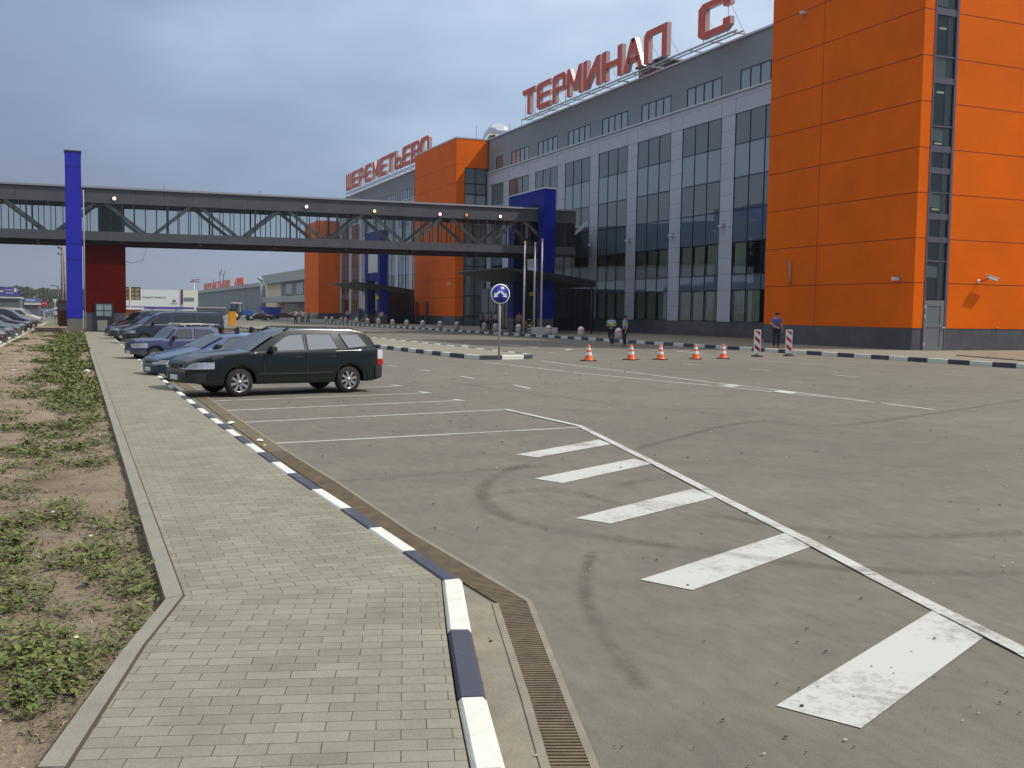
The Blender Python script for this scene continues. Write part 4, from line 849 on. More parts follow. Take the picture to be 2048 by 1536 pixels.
# flagpoles on a concrete block
for i, (px, ty, X, z0) in enumerate(((1048.5, 485, 33.36, .15), (1069, 487, 34.27, .7), (1083, 480, 34.9, .7))):
    q = PY(px+1, ty, 76.5); t = thing('flagpole', (X, 76.5, z0), ['bare white flagpole standing behind the concrete block, leftmost of the three', 'bare white flagpole in the middle of the three on the concrete block', 'tallest bare white flagpole, rightmost on the concrete block'][i], 'flagpole', 'three bare flagpoles')
    MB().tube([(0, 0, 0), (0, 0, (q.z-z0)*.5), (0, 0, q.z-z0-.1)], [.085, .075, .055], 10).build('pole', mat('pole_pinkish', (.62, .56, .56), .5), t); MB().lathe([(.05, 0), (.09, .05), (.09, .2), (0, .28)], (0, 0, q.z-z0-.15), 'z', 10).build('finial', mat('finial', (.6, .35, .3), .4), t)
t = thing('concrete_block', (34.95, 75.9, .15), 'low pale concrete block carrying two flagpoles at the kerb', 'block'); MB().box(-1.0, .95, -.5, 1.0, 0, .55).build('block', CONCL, t, bevel=.04)
# bollards along the kerb
def bollard():
    t = thing('bollard', (0, 0, .15), '', 'bollard', 'concrete bollards along the terminal kerb')
    MB().lathe([(0, 0), (.24, 0), (.24, .5), (.235, .52)], n=16).build('post', CONCL, t); MB().lathe([(.242, 0), (.25, .03), (.242, .07)], (0, 0, .5), n=16).build('band', mat('orange_band', (.65, .16, .07), .6), t)
    MB().lathe([(.235, 0), (.215, .08), (.15, .17), (.05, .22), (0, .225)], (0, 0, .57), n=16).build('dome', mat('bollard_dome', (.66, .65, .64), .7, vary=.1), t); return t
bproto = bollard()
BX = [(1237, 'directly behind the two traffic officers'), (1162, 'between the concrete block and the traffic officers'), (1097, 'in front of the right end of the concrete block'), (1037, 'in front of the crouching people by the flagpoles'), (991, 'just left of the blue roundel sign post'), (969, 'second left of the roundel sign post, before the waiting group'),
      (914, 'at the foot of the corner of the orange middle block'), (880, 'before the granite plinth of the orange middle block'), (845, 'between the two dark red pylons'), (813, 'left of the two dark red pylons'), (785, 'before the left edge of the orange middle block'), (757, 'beside the person in white under the far canopy'),
      (735, 'left of the far blue portal'), (713, 'second left of the far blue portal'), (692, 'beside the walker in a white shirt, right one'), (683, 'beside the walker in a white shirt, left one'), (664, 'before the shaded part of the far orange block'), (652, 'at the far end of the row before the far orange block')]
for i, (px, s_) in enumerate(BX):
    b = bproto if i == 0 else copy_tree(bproto); X = 33.55; y = PX(px, 660, X).y
    b.location = (X, y, .15); b['label'] = 'domed concrete bollard '+s_
# ================================================================ VEHICLES
def paint(name, c, metal=.25, rough=.32): return mat('paint_'+name, c, rough, metal=metal, coat=.9)
def lerp_prof(pr, x):
    if x <= pr[0][0]: return pr[0][1]
    for (a, b), (c, d) in zip(pr[:-1], pr[1:]):
        if x <= c: t = (x-a)/max(1e-6, c-a); return b+(d-b)*t
    return pr[-1][1]
def car(name, label, cat, group, contact, ang, S):
    wb, fo, ro, W = S['wb'], S['fo'], S['ro'], S['w']; r = S.get('r', .27); tr_ = W-.04
    ca, sa = math.cos(ang), math.sin(ang); ox, oy = wb/2, tr_
    side = S.get('side', 1)      # 1: the contact point is the wheel on the -y side
    loc = (contact[0]+ca*ox-sa*oy*side, contact[1]+sa*ox+ca*oy*side, S.get('z', 0))
    t = thing(name, loc, label, cat, group, rz=ang); P = S['paint']; X = lambda s: s-wb/2
    zs, zB = S['zs'], S['belt']; deck = S['deck']; R_ = r+.055
    wat = lambda x: W*(1-.33*(max(0, .5-(x+fo))/.5)**2.6-.12*(max(0, .42-(wb+ro-x))/.42)**2)
    # --- body
    xs = set([-fo, wb+ro]); n_ = 90
    for i in range(n_+1): xs.add(-fo+(wb+ro+fo)*i/n_)
    for c in (0, wb):
        for k in range(17): xs.add(c+R_*math.cos(math.pi*k/16))
        xs.add(c-R_-.003); xs.add(c+R_+.003)
    for p in deck: xs.add(p[0])
    xs = sorted(x for x in xs if -fo <= x <= wb+ro); xs = [x for i, x in enumerate(xs) if i == 0 or x-xs[i-1] > .002]
    vs = []; fs = []; m = 0
    for x in xs:
        e0 = max(0, .5-(x+fo)); e1 = max(0, .42-(wb+ro-x)); w_ = wat(x)
        zb = zs+.10*(e0/.5)**2+.07*(e1/.42)**2
        zc = zb
        for c in (0, wb):
            if abs(x-c) < R_: zc = max(zb, r+math.sqrt(R_*R_-(x-c)**2))
        zd = lerp_prof(deck, x); zc = min(zc, zd-.06)
        ring = [(0, zb), (w_-.26, zb), (w_-.26, zc), (w_*.95 if zc == zb else w_*.985, zc)]
        for f_ in (.12, .35, .6, .82, .95):
            z = zc+(zd-zc)*f_; u = (z-zs)/max(.1, zB-zs); ring.append((w_*(1.0-.055*max(0, .35-u)**2*8-.05*max(0, u-.45)**2*2.2), z))
        ring += [(w_*.945, zd+.004), (w_*.88, zd+.022), (w_*.5, zd+.04), (0, zd+.046)]
        m = len(ring); vs += [(X(x), -y, z) for y, z in ring]
    for i in range(len(xs)-1):
        for j in range(m-1): fs.append((i*m+j, i*m+j+1, (i+1)*m+j+1, (i+1)*m+j))
    fs.append(tuple(range(m-1, -1, -1))); fs.append(tuple((len(xs)-1)*m+j for j in range(m)))
    k = len(vs); vs += [(x, -y, z) for x, y, z in vs]; fs += [tuple(k+q for q in f[::-1]) for f in list(fs)]
    mb = MB().add(vs, fs, 0, True); bo = mb.build('body', P, t); sharp(bo, 38)
    # --- cabin
    Gp = S['cabin']; zt = max(z for x, z in Gp); wb_, wr = W*.935, W*S.get('roofw', .74)
    ww = lambda z: wb_+(wr-wb_)*max(0, min(1, (z-zB)/(zt-zB)))
    n_ = len(Gp); vs = []
    for x, z in Gp: vs += [(X(x), -ww(z), z), (X(x), -ww(z)*.5, z+(.02 if z > zB+.2 else 0)), (X(x), ww(z)*.5, z+(.02 if z > zB+.2 else 0)), (X(x), ww(z), z)]
    fs = []
    for i in range(n_-1):
        for j in range(3): fs.append((i*4+j, (i+1)*4+j, (i+1)*4+j+1, i*4+j+1))
    fs.append(tuple(i*4 for i in range(n_-1, -1, -1))); fs.append(tuple(i*4+3 for i in range(n_)))
    cb = MB().add(vs, fs).build('cabin', S.get('roofpaint', P), t, bevel=.022); sharp(cb, 30)
    for pg in S['windows']:
        for sgn in (-1, 1):
            q = [(X(x), sgn*(ww(z)+.005), z) for x, z in (pg if sgn < 0 else pg[::-1])]
            f = MB().add(q, [tuple(range(len(q)-1, -1, -1))]); f.build('side_window', S.get('glass', CGLASS), t)
            if S.get('trims', True):
                fr = MB(); c = Vector((sum(v[0] for v in q)/len(q), q[0][1], sum(v[2] for v in q)/len(q)))
                for a, b in zip(q, q[1:]+q[:1]):
                    a = Vector(a); b = Vector(b); d = (b-a).normalized()*.008; fr.tube([a-d, b+d], .009, 4, sm=False)
                fr.build('window_trim', TRIM, t)
    def slope(i0, i1, nm, f0, f1):
        (x0, z0), (x1, z1) = Gp[i0], Gp[i1]; a = (x0+(x1-x0)*f0, z0+(z1-z0)*f0); b = (x0+(x1-x0)*f1, z0+(z1-z0)*f1)
        nx, nz = -(b[1]-a[1]), (b[0]-a[0]); l_ = math.hypot(nx, nz); nx, nz = nx/l_*.03, nz/l_*.03
        if nm == 'rear_window': pass
        if nz < 0: nx, nz = -nx, -nz
        g = MB(); rows = []
        for (x, z) in (a, b): rows.append([(X(x)+nx, u*(ww(z)-.05), z+nz+(.0 if abs(u) == 1 else .004)) for u in (-1, -.5, .5, 1)])
        for j in range(3): g.add([rows[0][j], rows[0][j+1], rows[1][j+1], rows[1][j]], [(0, 1, 2, 3)])
        g.build(nm, S.get('glass', CGLASS), t)
    slope(0, 1, 'windscreen', .06, .94); slope(n_-1, n_-2, 'rear_window', .12, .92)
    # --- wheels
    for c in (0, wb):
        for sgn in (-1, 1):
            y = sgn*(tr_-.085)
            th = .17; tp = [(r*.66, -th/2), (r*.90, -th/2), (r*.98, -th*.36), (r, -th*.15), (r, th*.15), (r*.98, th*.36), (r*.90, th/2), (r*.66, th/2)]
            wh = MB().lathe(tp, (X(c), y, r), 'y', 28).build('wheel', RUB, t)
            rm = MB(); o_ = sgn*th*.36; rr = r*.69
            if S.get('rim') == 'alloy':
                rm.lathe([(rr, o_-sgn*.05), (rr, o_+sgn*.02), (rr*.92, o_+sgn*.015), (rr*.88, o_-sgn*.04)], (X(c), y, r), 'y', 28)
                for k in range(8):
                    a0 = 2*math.pi*(k+.3)/8
                    for dd in (0,):
                        d1 = Vector((math.cos(a0), 0, math.sin(a0))); n1 = Vector((-math.sin(a0), 0, math.cos(a0))); c0 = Vector((X(c), y+o_, r))
                        rm.extr([c0+d1*rr*.18-n1*rr*.10, c0+d1*rr*.9-n1*rr*.15, c0+d1*rr*.9+n1*rr*.15, c0+d1*rr*.18+n1*rr*.10], (0, sgn*.016, 0))
                rm.lathe([(rr*.22, 0), (rr*.22, sgn*.022), (0, sgn*.028)], (X(c), y+o_, r), 'y', 14)
                MB().lathe([(0, 0), (rr*.9, 0)], (X(c), y+o_-sgn*.045, r), 'y', 20).build('brake_disc', mat('brake_dark', (.04, .035, .03), .6), wh)
                rm.build('rim', ALLOY, wh)
            else:
                rm.lathe([(rr, o_-sgn*.04), (rr, o_+sgn*.015), (rr*.86, o_+sgn*.008), (rr*.80, o_-sgn*.03), (rr*.5, o_-sgn*.02), (rr*.42, o_+sgn*.012), (rr*.12, o_+sgn*.018), (0, o_+sgn*.018)], (X(c), y, r), 'y', 24)
                rm.build('rim', S.get('rimmat', mat('steel_wheel', (.32, .32, .31), .5, metal=.3)), wh)
    # --- front and rear
    hz0, hz1 = S.get('hl', (.58, .72)); zf = lerp_prof(deck, -fo+.1); HLn = S.get('hlen', .36)
    for sgn in (-1, 1):
        x0 = -fo; rows_ = []
        for q_ in range(7):
            xx = x0+.015+HLn*(q_/6)**1.5; lo_ = hz0+(hz1-hz0)*.10*(q_/6); hi_ = hz1-(.02 if q_ == 0 else 0)
            zt_ = min(hi_, lerp_prof(deck, xx)-.025); u_ = (hz0+hz1)/2
            def yy_(z_): u = (z_-zs)/max(.1, zB-zs); return wat(xx)*(1.0-.05*max(0, u-.45)**2*2.2)+.006
            rows_.append(((X(xx)-.010, sgn*yy_(lo_), lo_), (X(xx)-.010, sgn*yy_(zt_), zt_)))
        f = MB(); f.add([(X(x0)-.022, sgn*wat(x0)*.55, hz0+.01), (X(x0)-.022, sgn*wat(x0)*.55, min(hz1, lerp_prof(deck, x0+.02))-.03)]+[p_ for r__ in rows_ for p_ in r__], [(2*k_, 2*k_+2, 2*k_+3, 2*k_+1) if sgn < 0 else (2*k_, 2*k_+1, 2*k_+3, 2*k_+2) for k_ in range(7)])
        hl = f.build('headlight', S.get('hlmat', LAMP), t)
        hl.modifiers.new('depth', 'SOLIDIFY').thickness = .02; hl.modifiers['depth'].offset = 0
        if S.get('amber'):
            MB().prism([(X(x0+.10), sgn*(wat(x0+.10)-.03)), (X(x0+.10), sgn*(wat(x0+.10)+.014)), (X(x0+.30), sgn*(wat(x0+.30)+.010)), (X(x0+.30), sgn*(wat(x0+.30)-.03))], hz0+.01, hz1-.015).build('indicator', AMBER, t)
        tl = S.get('tl', (.62, .95)); xe = wb+ro
        MB().box(X(xe-.14), X(xe-.0), sgn*W*.74, sgn*W*.945, tl[0], tl[0]+(tl[1]-tl[0])*.38).build('tail_light', REDLAMP, t, bevel=.012)
        if S.get('tlwhite'): MB().box(X(xe-.14), X(xe-.01), sgn*W*.74, sgn*W*.945, tl[0]+(tl[1]-tl[0])*.40, tl[1]).build('tail_light', mat('clear_lamp', (.75, .70, .72), .1), t, bevel=.012)
        # mirror
        mx = S.get('mirror', .55); m_ = MB().box(X(mx-.02), X(mx+.10), sgn*(W*.93), sgn*(W+.12), zB+.01, zB+.12).build('mirror', S.get('mirrormat', TRIM), t, bevel=.02)
        for hx in S.get('handles', ()): MB().box(X(hx-.08), X(hx+.08), sgn*W*.955, sgn*(W*.955+.035), zB-.13, zB-.095).build('door_handle', S.get('hmat', TRIM), t, bevel=.006)
        dl = MB()
        for sx in S.get('seams', ()): dl.box(X(sx-.006), X(sx+.006), sgn*W*.972, sgn*(W*1.002), zs+.10, zB-.02)
        dl.box(X(R_+.05), X(wb-R_-.05), sgn*W*.985, sgn*(W*1.012), zs+.20, zs+.235)
        dl.build('door_trim', TRIM, t)
    bm_ = S.get('bumpermat', P)
    b = MB(); yb = W*.80
    for xe, sg, hh in ((-fo, -1, S.get('bz', (.32, .46))), (wb+ro, 1, S.get('bz2', (.34, .50)))):
        ww_ = W*(.68 if sg < 0 else .90); d = .34 if sg < 0 else .22
        pg = [(X(xe)+sg*.035, -ww_*.7), (X(xe)+sg*.035, ww_*.7), (X(xe)-sg*.03, ww_*1.06), (X(xe)-sg*d*.45, W*(.90 if sg < 0 else .98)), (X(xe)-sg*d, W*1.005), (X(xe)-sg*d, W*.9), (X(xe)-sg*d, -W*.9), (X(xe)-sg*d, -W*1.005), (X(xe)-sg*d*.45, -W*(.90 if sg < 0 else .98)), (X(xe)-sg*.03, -ww_*1.06)]
        MB().prism(pg, *hh).build('bumper', bm_, t, bevel=.02)
    MB().box(X(-fo)-.018, X(-fo)+.03, -W*.34, W*.34, hz0, hz1-.04).build('grille', TRIM, t)
    MB().box(X(-fo)-.05, X(-fo)-.03, -.2, .2, sum(S.get('bz', (.32, .46)))/2-.05, sum(S.get('bz', (.32, .46)))/2+.05).build('number_plate', mat('plate_white', (.7, .7, .7), .5), t)
    if S.get('rails'):
        for sgn in (-1, 1):
            y = sgn*(wr-.03); MB().tube([(X(1.05), y, zt-.04), (X(1.2), y, zt+.03), (X(2.6), y, zt+.025), (X(2.85), y, zt-.05)], .018, 6).build('roof_rail', TRIM, t)
    for sx in S.get('bars', ()):
        q = MB().box(X(sx-.03), X(sx+.03), -wr*.98, wr*.98, zt+.085, zt+.115)
        for sgn in (-1, 1): q.box(X(sx-.05), X(sx+.05), sgn*wr*.86, sgn*wr*.98, zt-.02, zt+.15)
        q.build('roof_bar', TRIM, t)
    return t
PK = 'cars parked nose to the striped kerb'
suv = dict(wb=2.52, fo=1.06, ro=.86, w=.80, r=.298, zs=.25, belt=.92, paint=mat('paint_dark_green', (.0025, .008, .008), .2, metal=0.0, spec=.35, coat=.5), rim='alloy', rails=True,
    deck=[(-1.06, .50), (-1.05, .62), (-1.0, .70), (-.85, .78), (-.6, .84), (0, .895), (.32, .92), (3.25, .955), (3.33, .93), (3.37, .60), (3.38, .55)],
    cabin=[(.22, .90), (.86, 1.27), (1.12, 1.375), (1.6, 1.40), (2.62, 1.39), (2.97, 1.33), (3.06, 1.24), (3.26, .93)],
    windows=[[(.62, .935), (.82, 1.09), (1.02, 1.22), (1.15, 1.27), (1.46, 1.29), (1.47, .945)], [(1.54, .948), (1.54, 1.292), (2.12, 1.292), (2.26, .97)], [(2.34, 1.29), (2.80, 1.285), (3.0, 1.02), (2.52, .985)]],
    hl=(.575, .72), hlen=.5, glass=mat('tinted_suv_glass', (.01, .02, .022), .03, ior=4.2), tl=(.60, .94), tlwhite=True, mirror=.66, handles=(1.32, 2.12), seams=(.52, 1.50, 2.24), bz=(.30, .50), bz2=(.33, .585), roofw=.72, bumpermat=mat('bumper_dark', (.022, .024, .026), .5))
car('parked_suv', 'dark green estate SUV with alloy wheels, nearest of the parked cars', 'car', PK, (3.08, 21.61), R(14.5), suv)
blue = dict(wb=2.46, fo=.80, ro=.82, w=.78, r=.255, zs=.19, belt=.80, paint=paint('petrol_blue', (.012, .055, .15), .3), rim='steel',
    deck=[(-.80, .36), (-.79, .50), (-.70, .565), (-.4, .64), (.30, .79), (.4, .80), (2.9, .83), (3.2, .80), (3.27, .55)],
    cabin=[(.26, .785), (.93, 1.11), (1.15, 1.165), (1.5, 1.18), (2.25, 1.165), (2.55, 1.10), (3.08, .82)],
    windows=[[(.70, .81), (1.02, 1.05), (1.12, 1.085), (1.52, 1.10), (1.52, .81)], [(1.59, .81), (1.59, 1.10), (2.12, 1.08), (2.35, .82)]],
    hl=(.42, .535), amber=True, tl=(.55, .78), mirror=.62, handles=(1.4, 2.2), seams=(.45, 1.55, 2.3), bz=(.20, .38), bz2=(.28, .46), bumpermat=mat('bumper_blue_black', (.015, .03, .055), .5), roofw=.78, bars=(1.25, 2.1),
    glass=mat('light_car_glass', (.05, .06, .06), .05, ior=2.2))
car('parked_hatchback', 'petrol blue hatchback with black roof bars parked just behind the SUV', 'car', PK, (2.61, 26.53), R(14), blue)
lada = dict(wb=2.42, fo=.60, ro=1.02, w=.77, r=.262, zs=.22, belt=.795, paint=paint('violet_blue', (.042, .052, .14), .1, .45), rim='steel',
    deck=[(-.60, .42), (-.60, .69), (-.57, .73), (.40, .785), (2.4, .80), (3.40, .775), (3.44, .72), (3.44, .45)],
    cabin=[(.40, .785), (.74, 1.14), (.92, 1.19), (1.4, 1.21), (1.95, 1.19), (2.12, 1.14), (2.52, .80)],
    windows=[[(.62, .81), (.80, 1.09), (1.21, 1.105), (1.21, .81)], [(1.33, .81), (1.33, 1.105), (1.86, 1.085), (2.0, 1.0), (2.10, .81)]],
    hl=(.50, .66), tl=(.50, .68), mirror=.58, handles=(1.15, 1.85), seams=(.5, 1.27, 2.15), bz=(.30, .40), bz2=(.32, .42), bumpermat=mat('bumper_chrome', (.12, .12, .13), .35, metal=.5), roofw=.82,
    glass=mat('light_car_glass', (.05, .06, .06), .05, ior=2.2))
t = car('parked_saloon', 'boxy violet blue saloon with a loaded roof rack, third from the near end', 'car', PK, (2.33, 35.2), R(14), lada)
rk = MB()
for x in (-.28, .02, .35, .75): rk.box(x, x+.035, -.60, .60, 1.235, 1.265)
for y in (-.60, .58): rk.box(-.32, .82, y, y+.03, 1.265, 1.30)
for x in (-.2, .65):
    for y in (-.62, .60): rk.box(x, x+.04, y, y+.03, 1.12, 1.25)
rk.build('roof_rack', mat('rack_pale', (.55, .56, .52), .5), t)
MB().box(-.30, .30, -.55, .5, 1.27, 1.285).build('rack_board', mat('mossy_board', (.30, .33, .20), .8, vary=.2), t); MB().box(.31, .80, -.56, .55, 1.27, 1.29).build('rack_board', WHITEM, t)
MB().box(-1.70, -1.62, -.775, -.765, .60, .64).build('side_marker', AMBER, t)
vanS = dict(wb=2.75, fo=.76, ro=1.15, w=.84, r=.29, zs=.28, belt=1.05, paint=paint('navy', (.018, .026, .055), .25, .35), rim='steel',
    deck=[(-.76, .48), (-.74, .72), (-.62, .80), (.0, 1.02), (.2, 1.04), (3.8, 1.06), (3.9, 1.0), (3.9, .6)],
    cabin=[(-.04, 1.0), (.66, 1.50), (.88, 1.58), (1.6, 1.62), (3.55, 1.61), (3.78, 1.52), (3.88, 1.05)],
    windows=[[(.38, 1.08), (.78, 1.42), (1.22, 1.46), (1.22, 1.08)], [(1.42, 1.09), (1.42, 1.47), (2.5, 1.47), (2.5, 1.09)], [(2.62, 1.09), (2.62, 1.47), (3.6, 1.46), (3.68, 1.09)]],
    hl=(.62, .76), tl=(.7, 1.1), mirror=.42, handles=(1.1,), seams=(.3, 1.3, 2.55), bz=(.34, .56), bz2=(.36, .55), roofw=.88, bumpermat=mat('bumper_dark', (.022, .024, .026), .5), trims=False)
car('parked_van', 'dark navy passenger van, fourth parked vehicle from the near end', 'van', PK, (2.86, 50.5), R(15), vanS)
def spec(base, pt, **k): d = dict(base); d['paint'] = pt; d.update(k); return d
hatch = dict(wb=2.5, fo=.78, ro=.75, w=.80, r=.27, zs=.22, belt=.90, paint=None, rim='steel',
    deck=[(-.78, .42), (-.76, .66), (-.6, .75), (.2, .88), (.35, .90), (2.9, .94), (3.2, .92), (3.25, .55)],
    cabin=[(.22, .88), (.88, 1.22), (1.15, 1.29), (1.6, 1.31), (2.4, 1.28), (2.75, 1.20), (3.12, .93)],
    windows=[[(.66, .92), (.98, 1.17), (1.15, 1.21), (1.5, 1.22), (1.5, .92)], [(1.57, .92), (1.57, 1.22), (2.15, 1.2), (2.5, .95)]],
    hl=(.58, .70), tl=(.62, .88), mirror=.6, handles=(1.35, 2.2), seams=(.5, 1.53, 2.4), trims=False, roofw=.78, bz=(.26, .46))
car('parked_hatchback', 'dark grey hatchback parked next to the lift block entrance', 'car', PK, (2.47, 58.5), R(15), spec(hatch, paint('gunmetal', (.035, .042, .052))))
car('parked_van', 'black people carrier half hidden behind the dark navy van', 'van', PK, (3.0, 66.0), R(15), spec(vanS, paint('black_blue', (.012, .014, .022)), rails=False))
sal = dict(wb=2.6, fo=.82, ro=1.0, w=.80, r=.28, zs=.2, belt=.86, paint=None, rim='steel',
    deck=[(-.82, .42), (-.80, .62), (-.65, .70), (.3, .84), (2.6, .88), (3.45, .86), (3.58, .80), (3.6, .5)],
    cabin=[(.25, .84), (.95, 1.20), (1.2, 1.27), (1.6, 1.29), (2.1, 1.27), (2.3, 1.2), (2.85, .88)],
    windows=[[(.7, .88), (1.04, 1.15), (1.5, 1.19), (1.5, .88)], [(1.57, .88), (1.57, 1.19), (2.1, 1.17), (2.4, .89)]],
    hl=(.54, .67), tl=(.55, .78), mirror=.6, handles=(1.35, 2.2), seams=(.5, 1.53, 2.4), trims=False, roofw=.78, bz=(.25, .44))
LP = 'cars in the left hand car park'
rows = [  # y of the nose, spec, paint, label, name, category
 (46.6, sal, ('aubergine', (.03, .008, .03)), 'dark aubergine saloon with only its nose in frame, nearest in the left car park', 'parked_saloon', 'car'),
 (52.6, sal, ('bronze', (.07, .045, .035)), 'brown grey saloon in the left car park with a pale bonnet edge', 'parked_saloon', 'car'),
 (58.8, hatch, ('teal_grey', (.06, .085, .10)), 'teal grey hatchback in the left car park', 'parked_hatchback', 'car'),
 (65.6, sal, ('grey_beige', (.10, .10, .09)), 'grey beige saloon in the left car park beside the teal grey hatchback', 'parked_saloon', 'car'),
 (73.0, hatch, ('plum', (.035, .01, .03)), 'dark plum hatchback in the left car park', 'parked_hatchback', 'car'),
 (81.5, vanS, ('dark_brown', (.03, .018, .024)), 'dark brown people carrier in the left car park', 'parked_van', 'van'),
 (91.0, hatch, ('maroon', (.16, .008, .012)), 'maroon hatchback in the left car park with a bright red front', 'parked_hatchback', 'car'),
 (101.0, vanS, ('cream', (.62, .60, .48)), 'cream white van at the far end of the left car park row', 'parked_van', 'van')]
for i, (y, sp_, (pn, pc), lab, nm, ct) in enumerate(rows):
    car(nm, lab, ct, LP, (-2.72-sp_['fo'], y), R(180-9), spec(sp_, paint(pn, pc)))
# bigger vehicles and cars far off on the road
FAR = 'distant traffic beyond the footbridge'
def farcar(px, py, ang, sp_, pn, pc, lab, nm, ct):
    g = G(px, py, 0); car(nm, lab, ct, FAR, (g.x, g.y), ang, spec(sp_, paint(pn, pc), trims=False))
farcar(86, 634, R(255), hatch, 'far_blue', (.10, .16, .24), 'pale blue car driving away beyond the left car park', 'distant_car', 'car')
farcar(100, 631, R(262), sal, 'far_grey', (.25, .27, .28), 'grey car on the far left road beside the yield sign', 'distant_car', 'car')
farcar(115, 637, R(262), vanS, 'far_white', (.70, .72, .66), 'white van close to the orange brick cabinet on the left', 'distant_van', 'van')
farcar(505, 641, R(8), sal, 'far_black', (.02, .015, .03), 'black car with a sun glint beyond the tractor', 'distant_car', 'car')
farcar(552, 637, R(5), sal, 'far_charcoal', (.05, .05, .055), 'charcoal saloon waiting near the far pavement', 'distant_car', 'car')
farcar(575, 636.5, R(5), hatch, 'far_slate', (.06, .06, .07), 'slate hatchback beside the far group of pedestrians', 'distant_car', 'car')
farcar(526, 638, R(30), hatch, 'far_silver', (.45, .5, .47), 'silver car between the tractor and the charcoal saloon', 'distant_car', 'car')
def bus(px0, px1, pyt, pyb, Y, col, rf, lab, name='coach', win=True):
    a = PY(px0, pyt, Y); b = PY(px1, pyb, Y); t = thing(name, ((a.x+b.x)/2, Y+1.2, 0), lab, 'bus' if name == 'coach' else 'lorry', world=True)
    z0, z1 = .9, a.z
    MB().box(a.x, b.x, Y, Y+2.5, .55, z1).build('body', mat('bus_'+str(int(px0)), col, .4), t, bevel=.08); MB().box(a.x-.02, b.x+.02, Y-.02, Y+2.52, z1-.05, z1+.12).build('roof', mat('busr_'+str(int(px0)), rf, .5), t)
    n_ = max(3, int((b.x-a.x)/1.3)); w_ = MB()
    if win:
        for k in range(n_): u0 = a.x+(b.x-a.x)*(k+.12)/n_; u1 = a.x+(b.x-a.x)*(k+.88)/n_; w_.box(u0, u1, Y-.03, Y-.002, .55+(z1-.55)*.48, .55+(z1-.55)*.86)
        w_.build('windows', VDK, t)
    for u in (.18, .8):
        MB().lathe([(0, -.1), (.48, -.1), (.48, .12), (0, .12)], (a.x+(b.x-a.x)*u, Y+.05, .48), 'y', 16).build('wheel', RUB, t)
bus(395, 452, 615, 640, 205, (.10, .10, .16), (.55, .53, .42), 'long dark coach with a cream roof in front of the grey hangar')
bus(366, 394, 621, 640, 190, (.30, .31, .36), (.7, .7, .7), 'small grey bus with a white roof beside the billboard wall')
bus(521, 562, 615, 635, 190, (.02, .05, .32), (.03, .06, .4), 'lorry with a bright blue cover below the cream wall', 'covered_lorry', win=False)
# blue tractor with a cab
g = G(478, 641, 0); t = thing('tractor', (g.x, g.y, 0), 'blue wheeled tractor with a tall glazed cab and white roof', 'tractor', rz=R(4))
DB = mat('tractor_dark', (.03, .03, .035), .5)
MB().box(-1.0, .55, .25, 1.45, .75, 1.3).build('chassis', DB, t); 
c = MB()
for x in (-.95, -.15, .45):
    for y in (.3, 1.4): c.box(x-.05, x+.05, y-.05, y+.05, 1.3, 2.7)
c.build('cab_frame', DB, t); MB().box(-.9, .4, .35, 1.35, 1.35, 2.65).build('cab_glass', VGLASS, t); MB().box(-1.05, .6, .15, 1.55, 2.7, 2.88).build('cab_roof', mat('tractor_roof', (.62, .6, .5), .5), t, bevel=.04)
MB().box(.55, 2.3, .45, 1.25, .9, 1.65).build('bonnet', mat('tractor_blue', (.02, .11, .36), .4), t, bevel=.05); MB().tube([(1.5, .6, 1.65), (1.5, .6, 2.6)], .05, 8).build('exhaust', DB, t)
for x, rr in ((-.5, .78), (1.9, .45)):
    for y in (0.05, 1.6): w_ = MB().lathe([(rr*.5, -.16), (rr*.9, -.18), (rr, -.1), (rr, .1), (rr*.9, .18), (rr*.5, .16)], (x, y, rr), 'y', 20).build('wheel', RUB, t); MB().lathe([(0, -.17), (rr*.52, -.14), (rr*.52, .14), (0, .17)], (x, y, rr), 'y', 14).build('rim', mat('tractor_rim', (.5, .45, .4), .6), w_)
# ================================================================ SMALL OBJECTS
def cone():
    t = thing('traffic_cone', (0, 0, 0), '', 'traffic cone', 'traffic cones in a row on the road')
    OR = mat('cone_orange', (.85, .13, .015), .5); MB().prism([(-.25, -.25), (.25, -.25), (.25, .25), (-.25, .25)], 0, .035).build('base', mat('cone_base', (.05, .02, .02), .7), t, bevel=.012)
    H_ = .60; rad = lambda z: .17-.125*(z/H_)
    def ring(z0, z1, m, nm): MB().lathe([(rad(z0-.035), z0), (rad(z1-.035), z1)], n=20).build(nm, m, t)
    MB().lathe([(.19, .035), (.17, .07), (rad(.2), .22)], n=20).build('skirt', OR, t); ring(.22, .34, WHITEM, 'white_band'); ring(.34, .42, OR, 'orange_band'); ring(.42, .52, WHITEM, 'white_band'); MB().lathe([(rad(.485), .52), (rad(.56), .60), (.03, .62), (.0, .62)], n=20).build('tip', OR, t); return t
cp_ = cone()
for i, (px, py, lab) in enumerate(((1177, 722, 'leftmost orange and white traffic cone, below the traffic officers and to their left'), (1262, 720, 'second orange and white cone from the left, just right of the two officers'), (1321, 719.5, 'middle orange and white cone of the row of five'), (1391, 718.5, 'fourth orange and white cone from the left in the row'), (1446, 717.5, 'rightmost orange and white cone, nearest the striped warning boards'))):
    c = cp_ if i == 0 else copy_tree(cp_); g = G(px, py, 0); c.location = (g.x, g.y, .005); c.rotation_euler = (0, 0, .3*i); c['label'] = lab
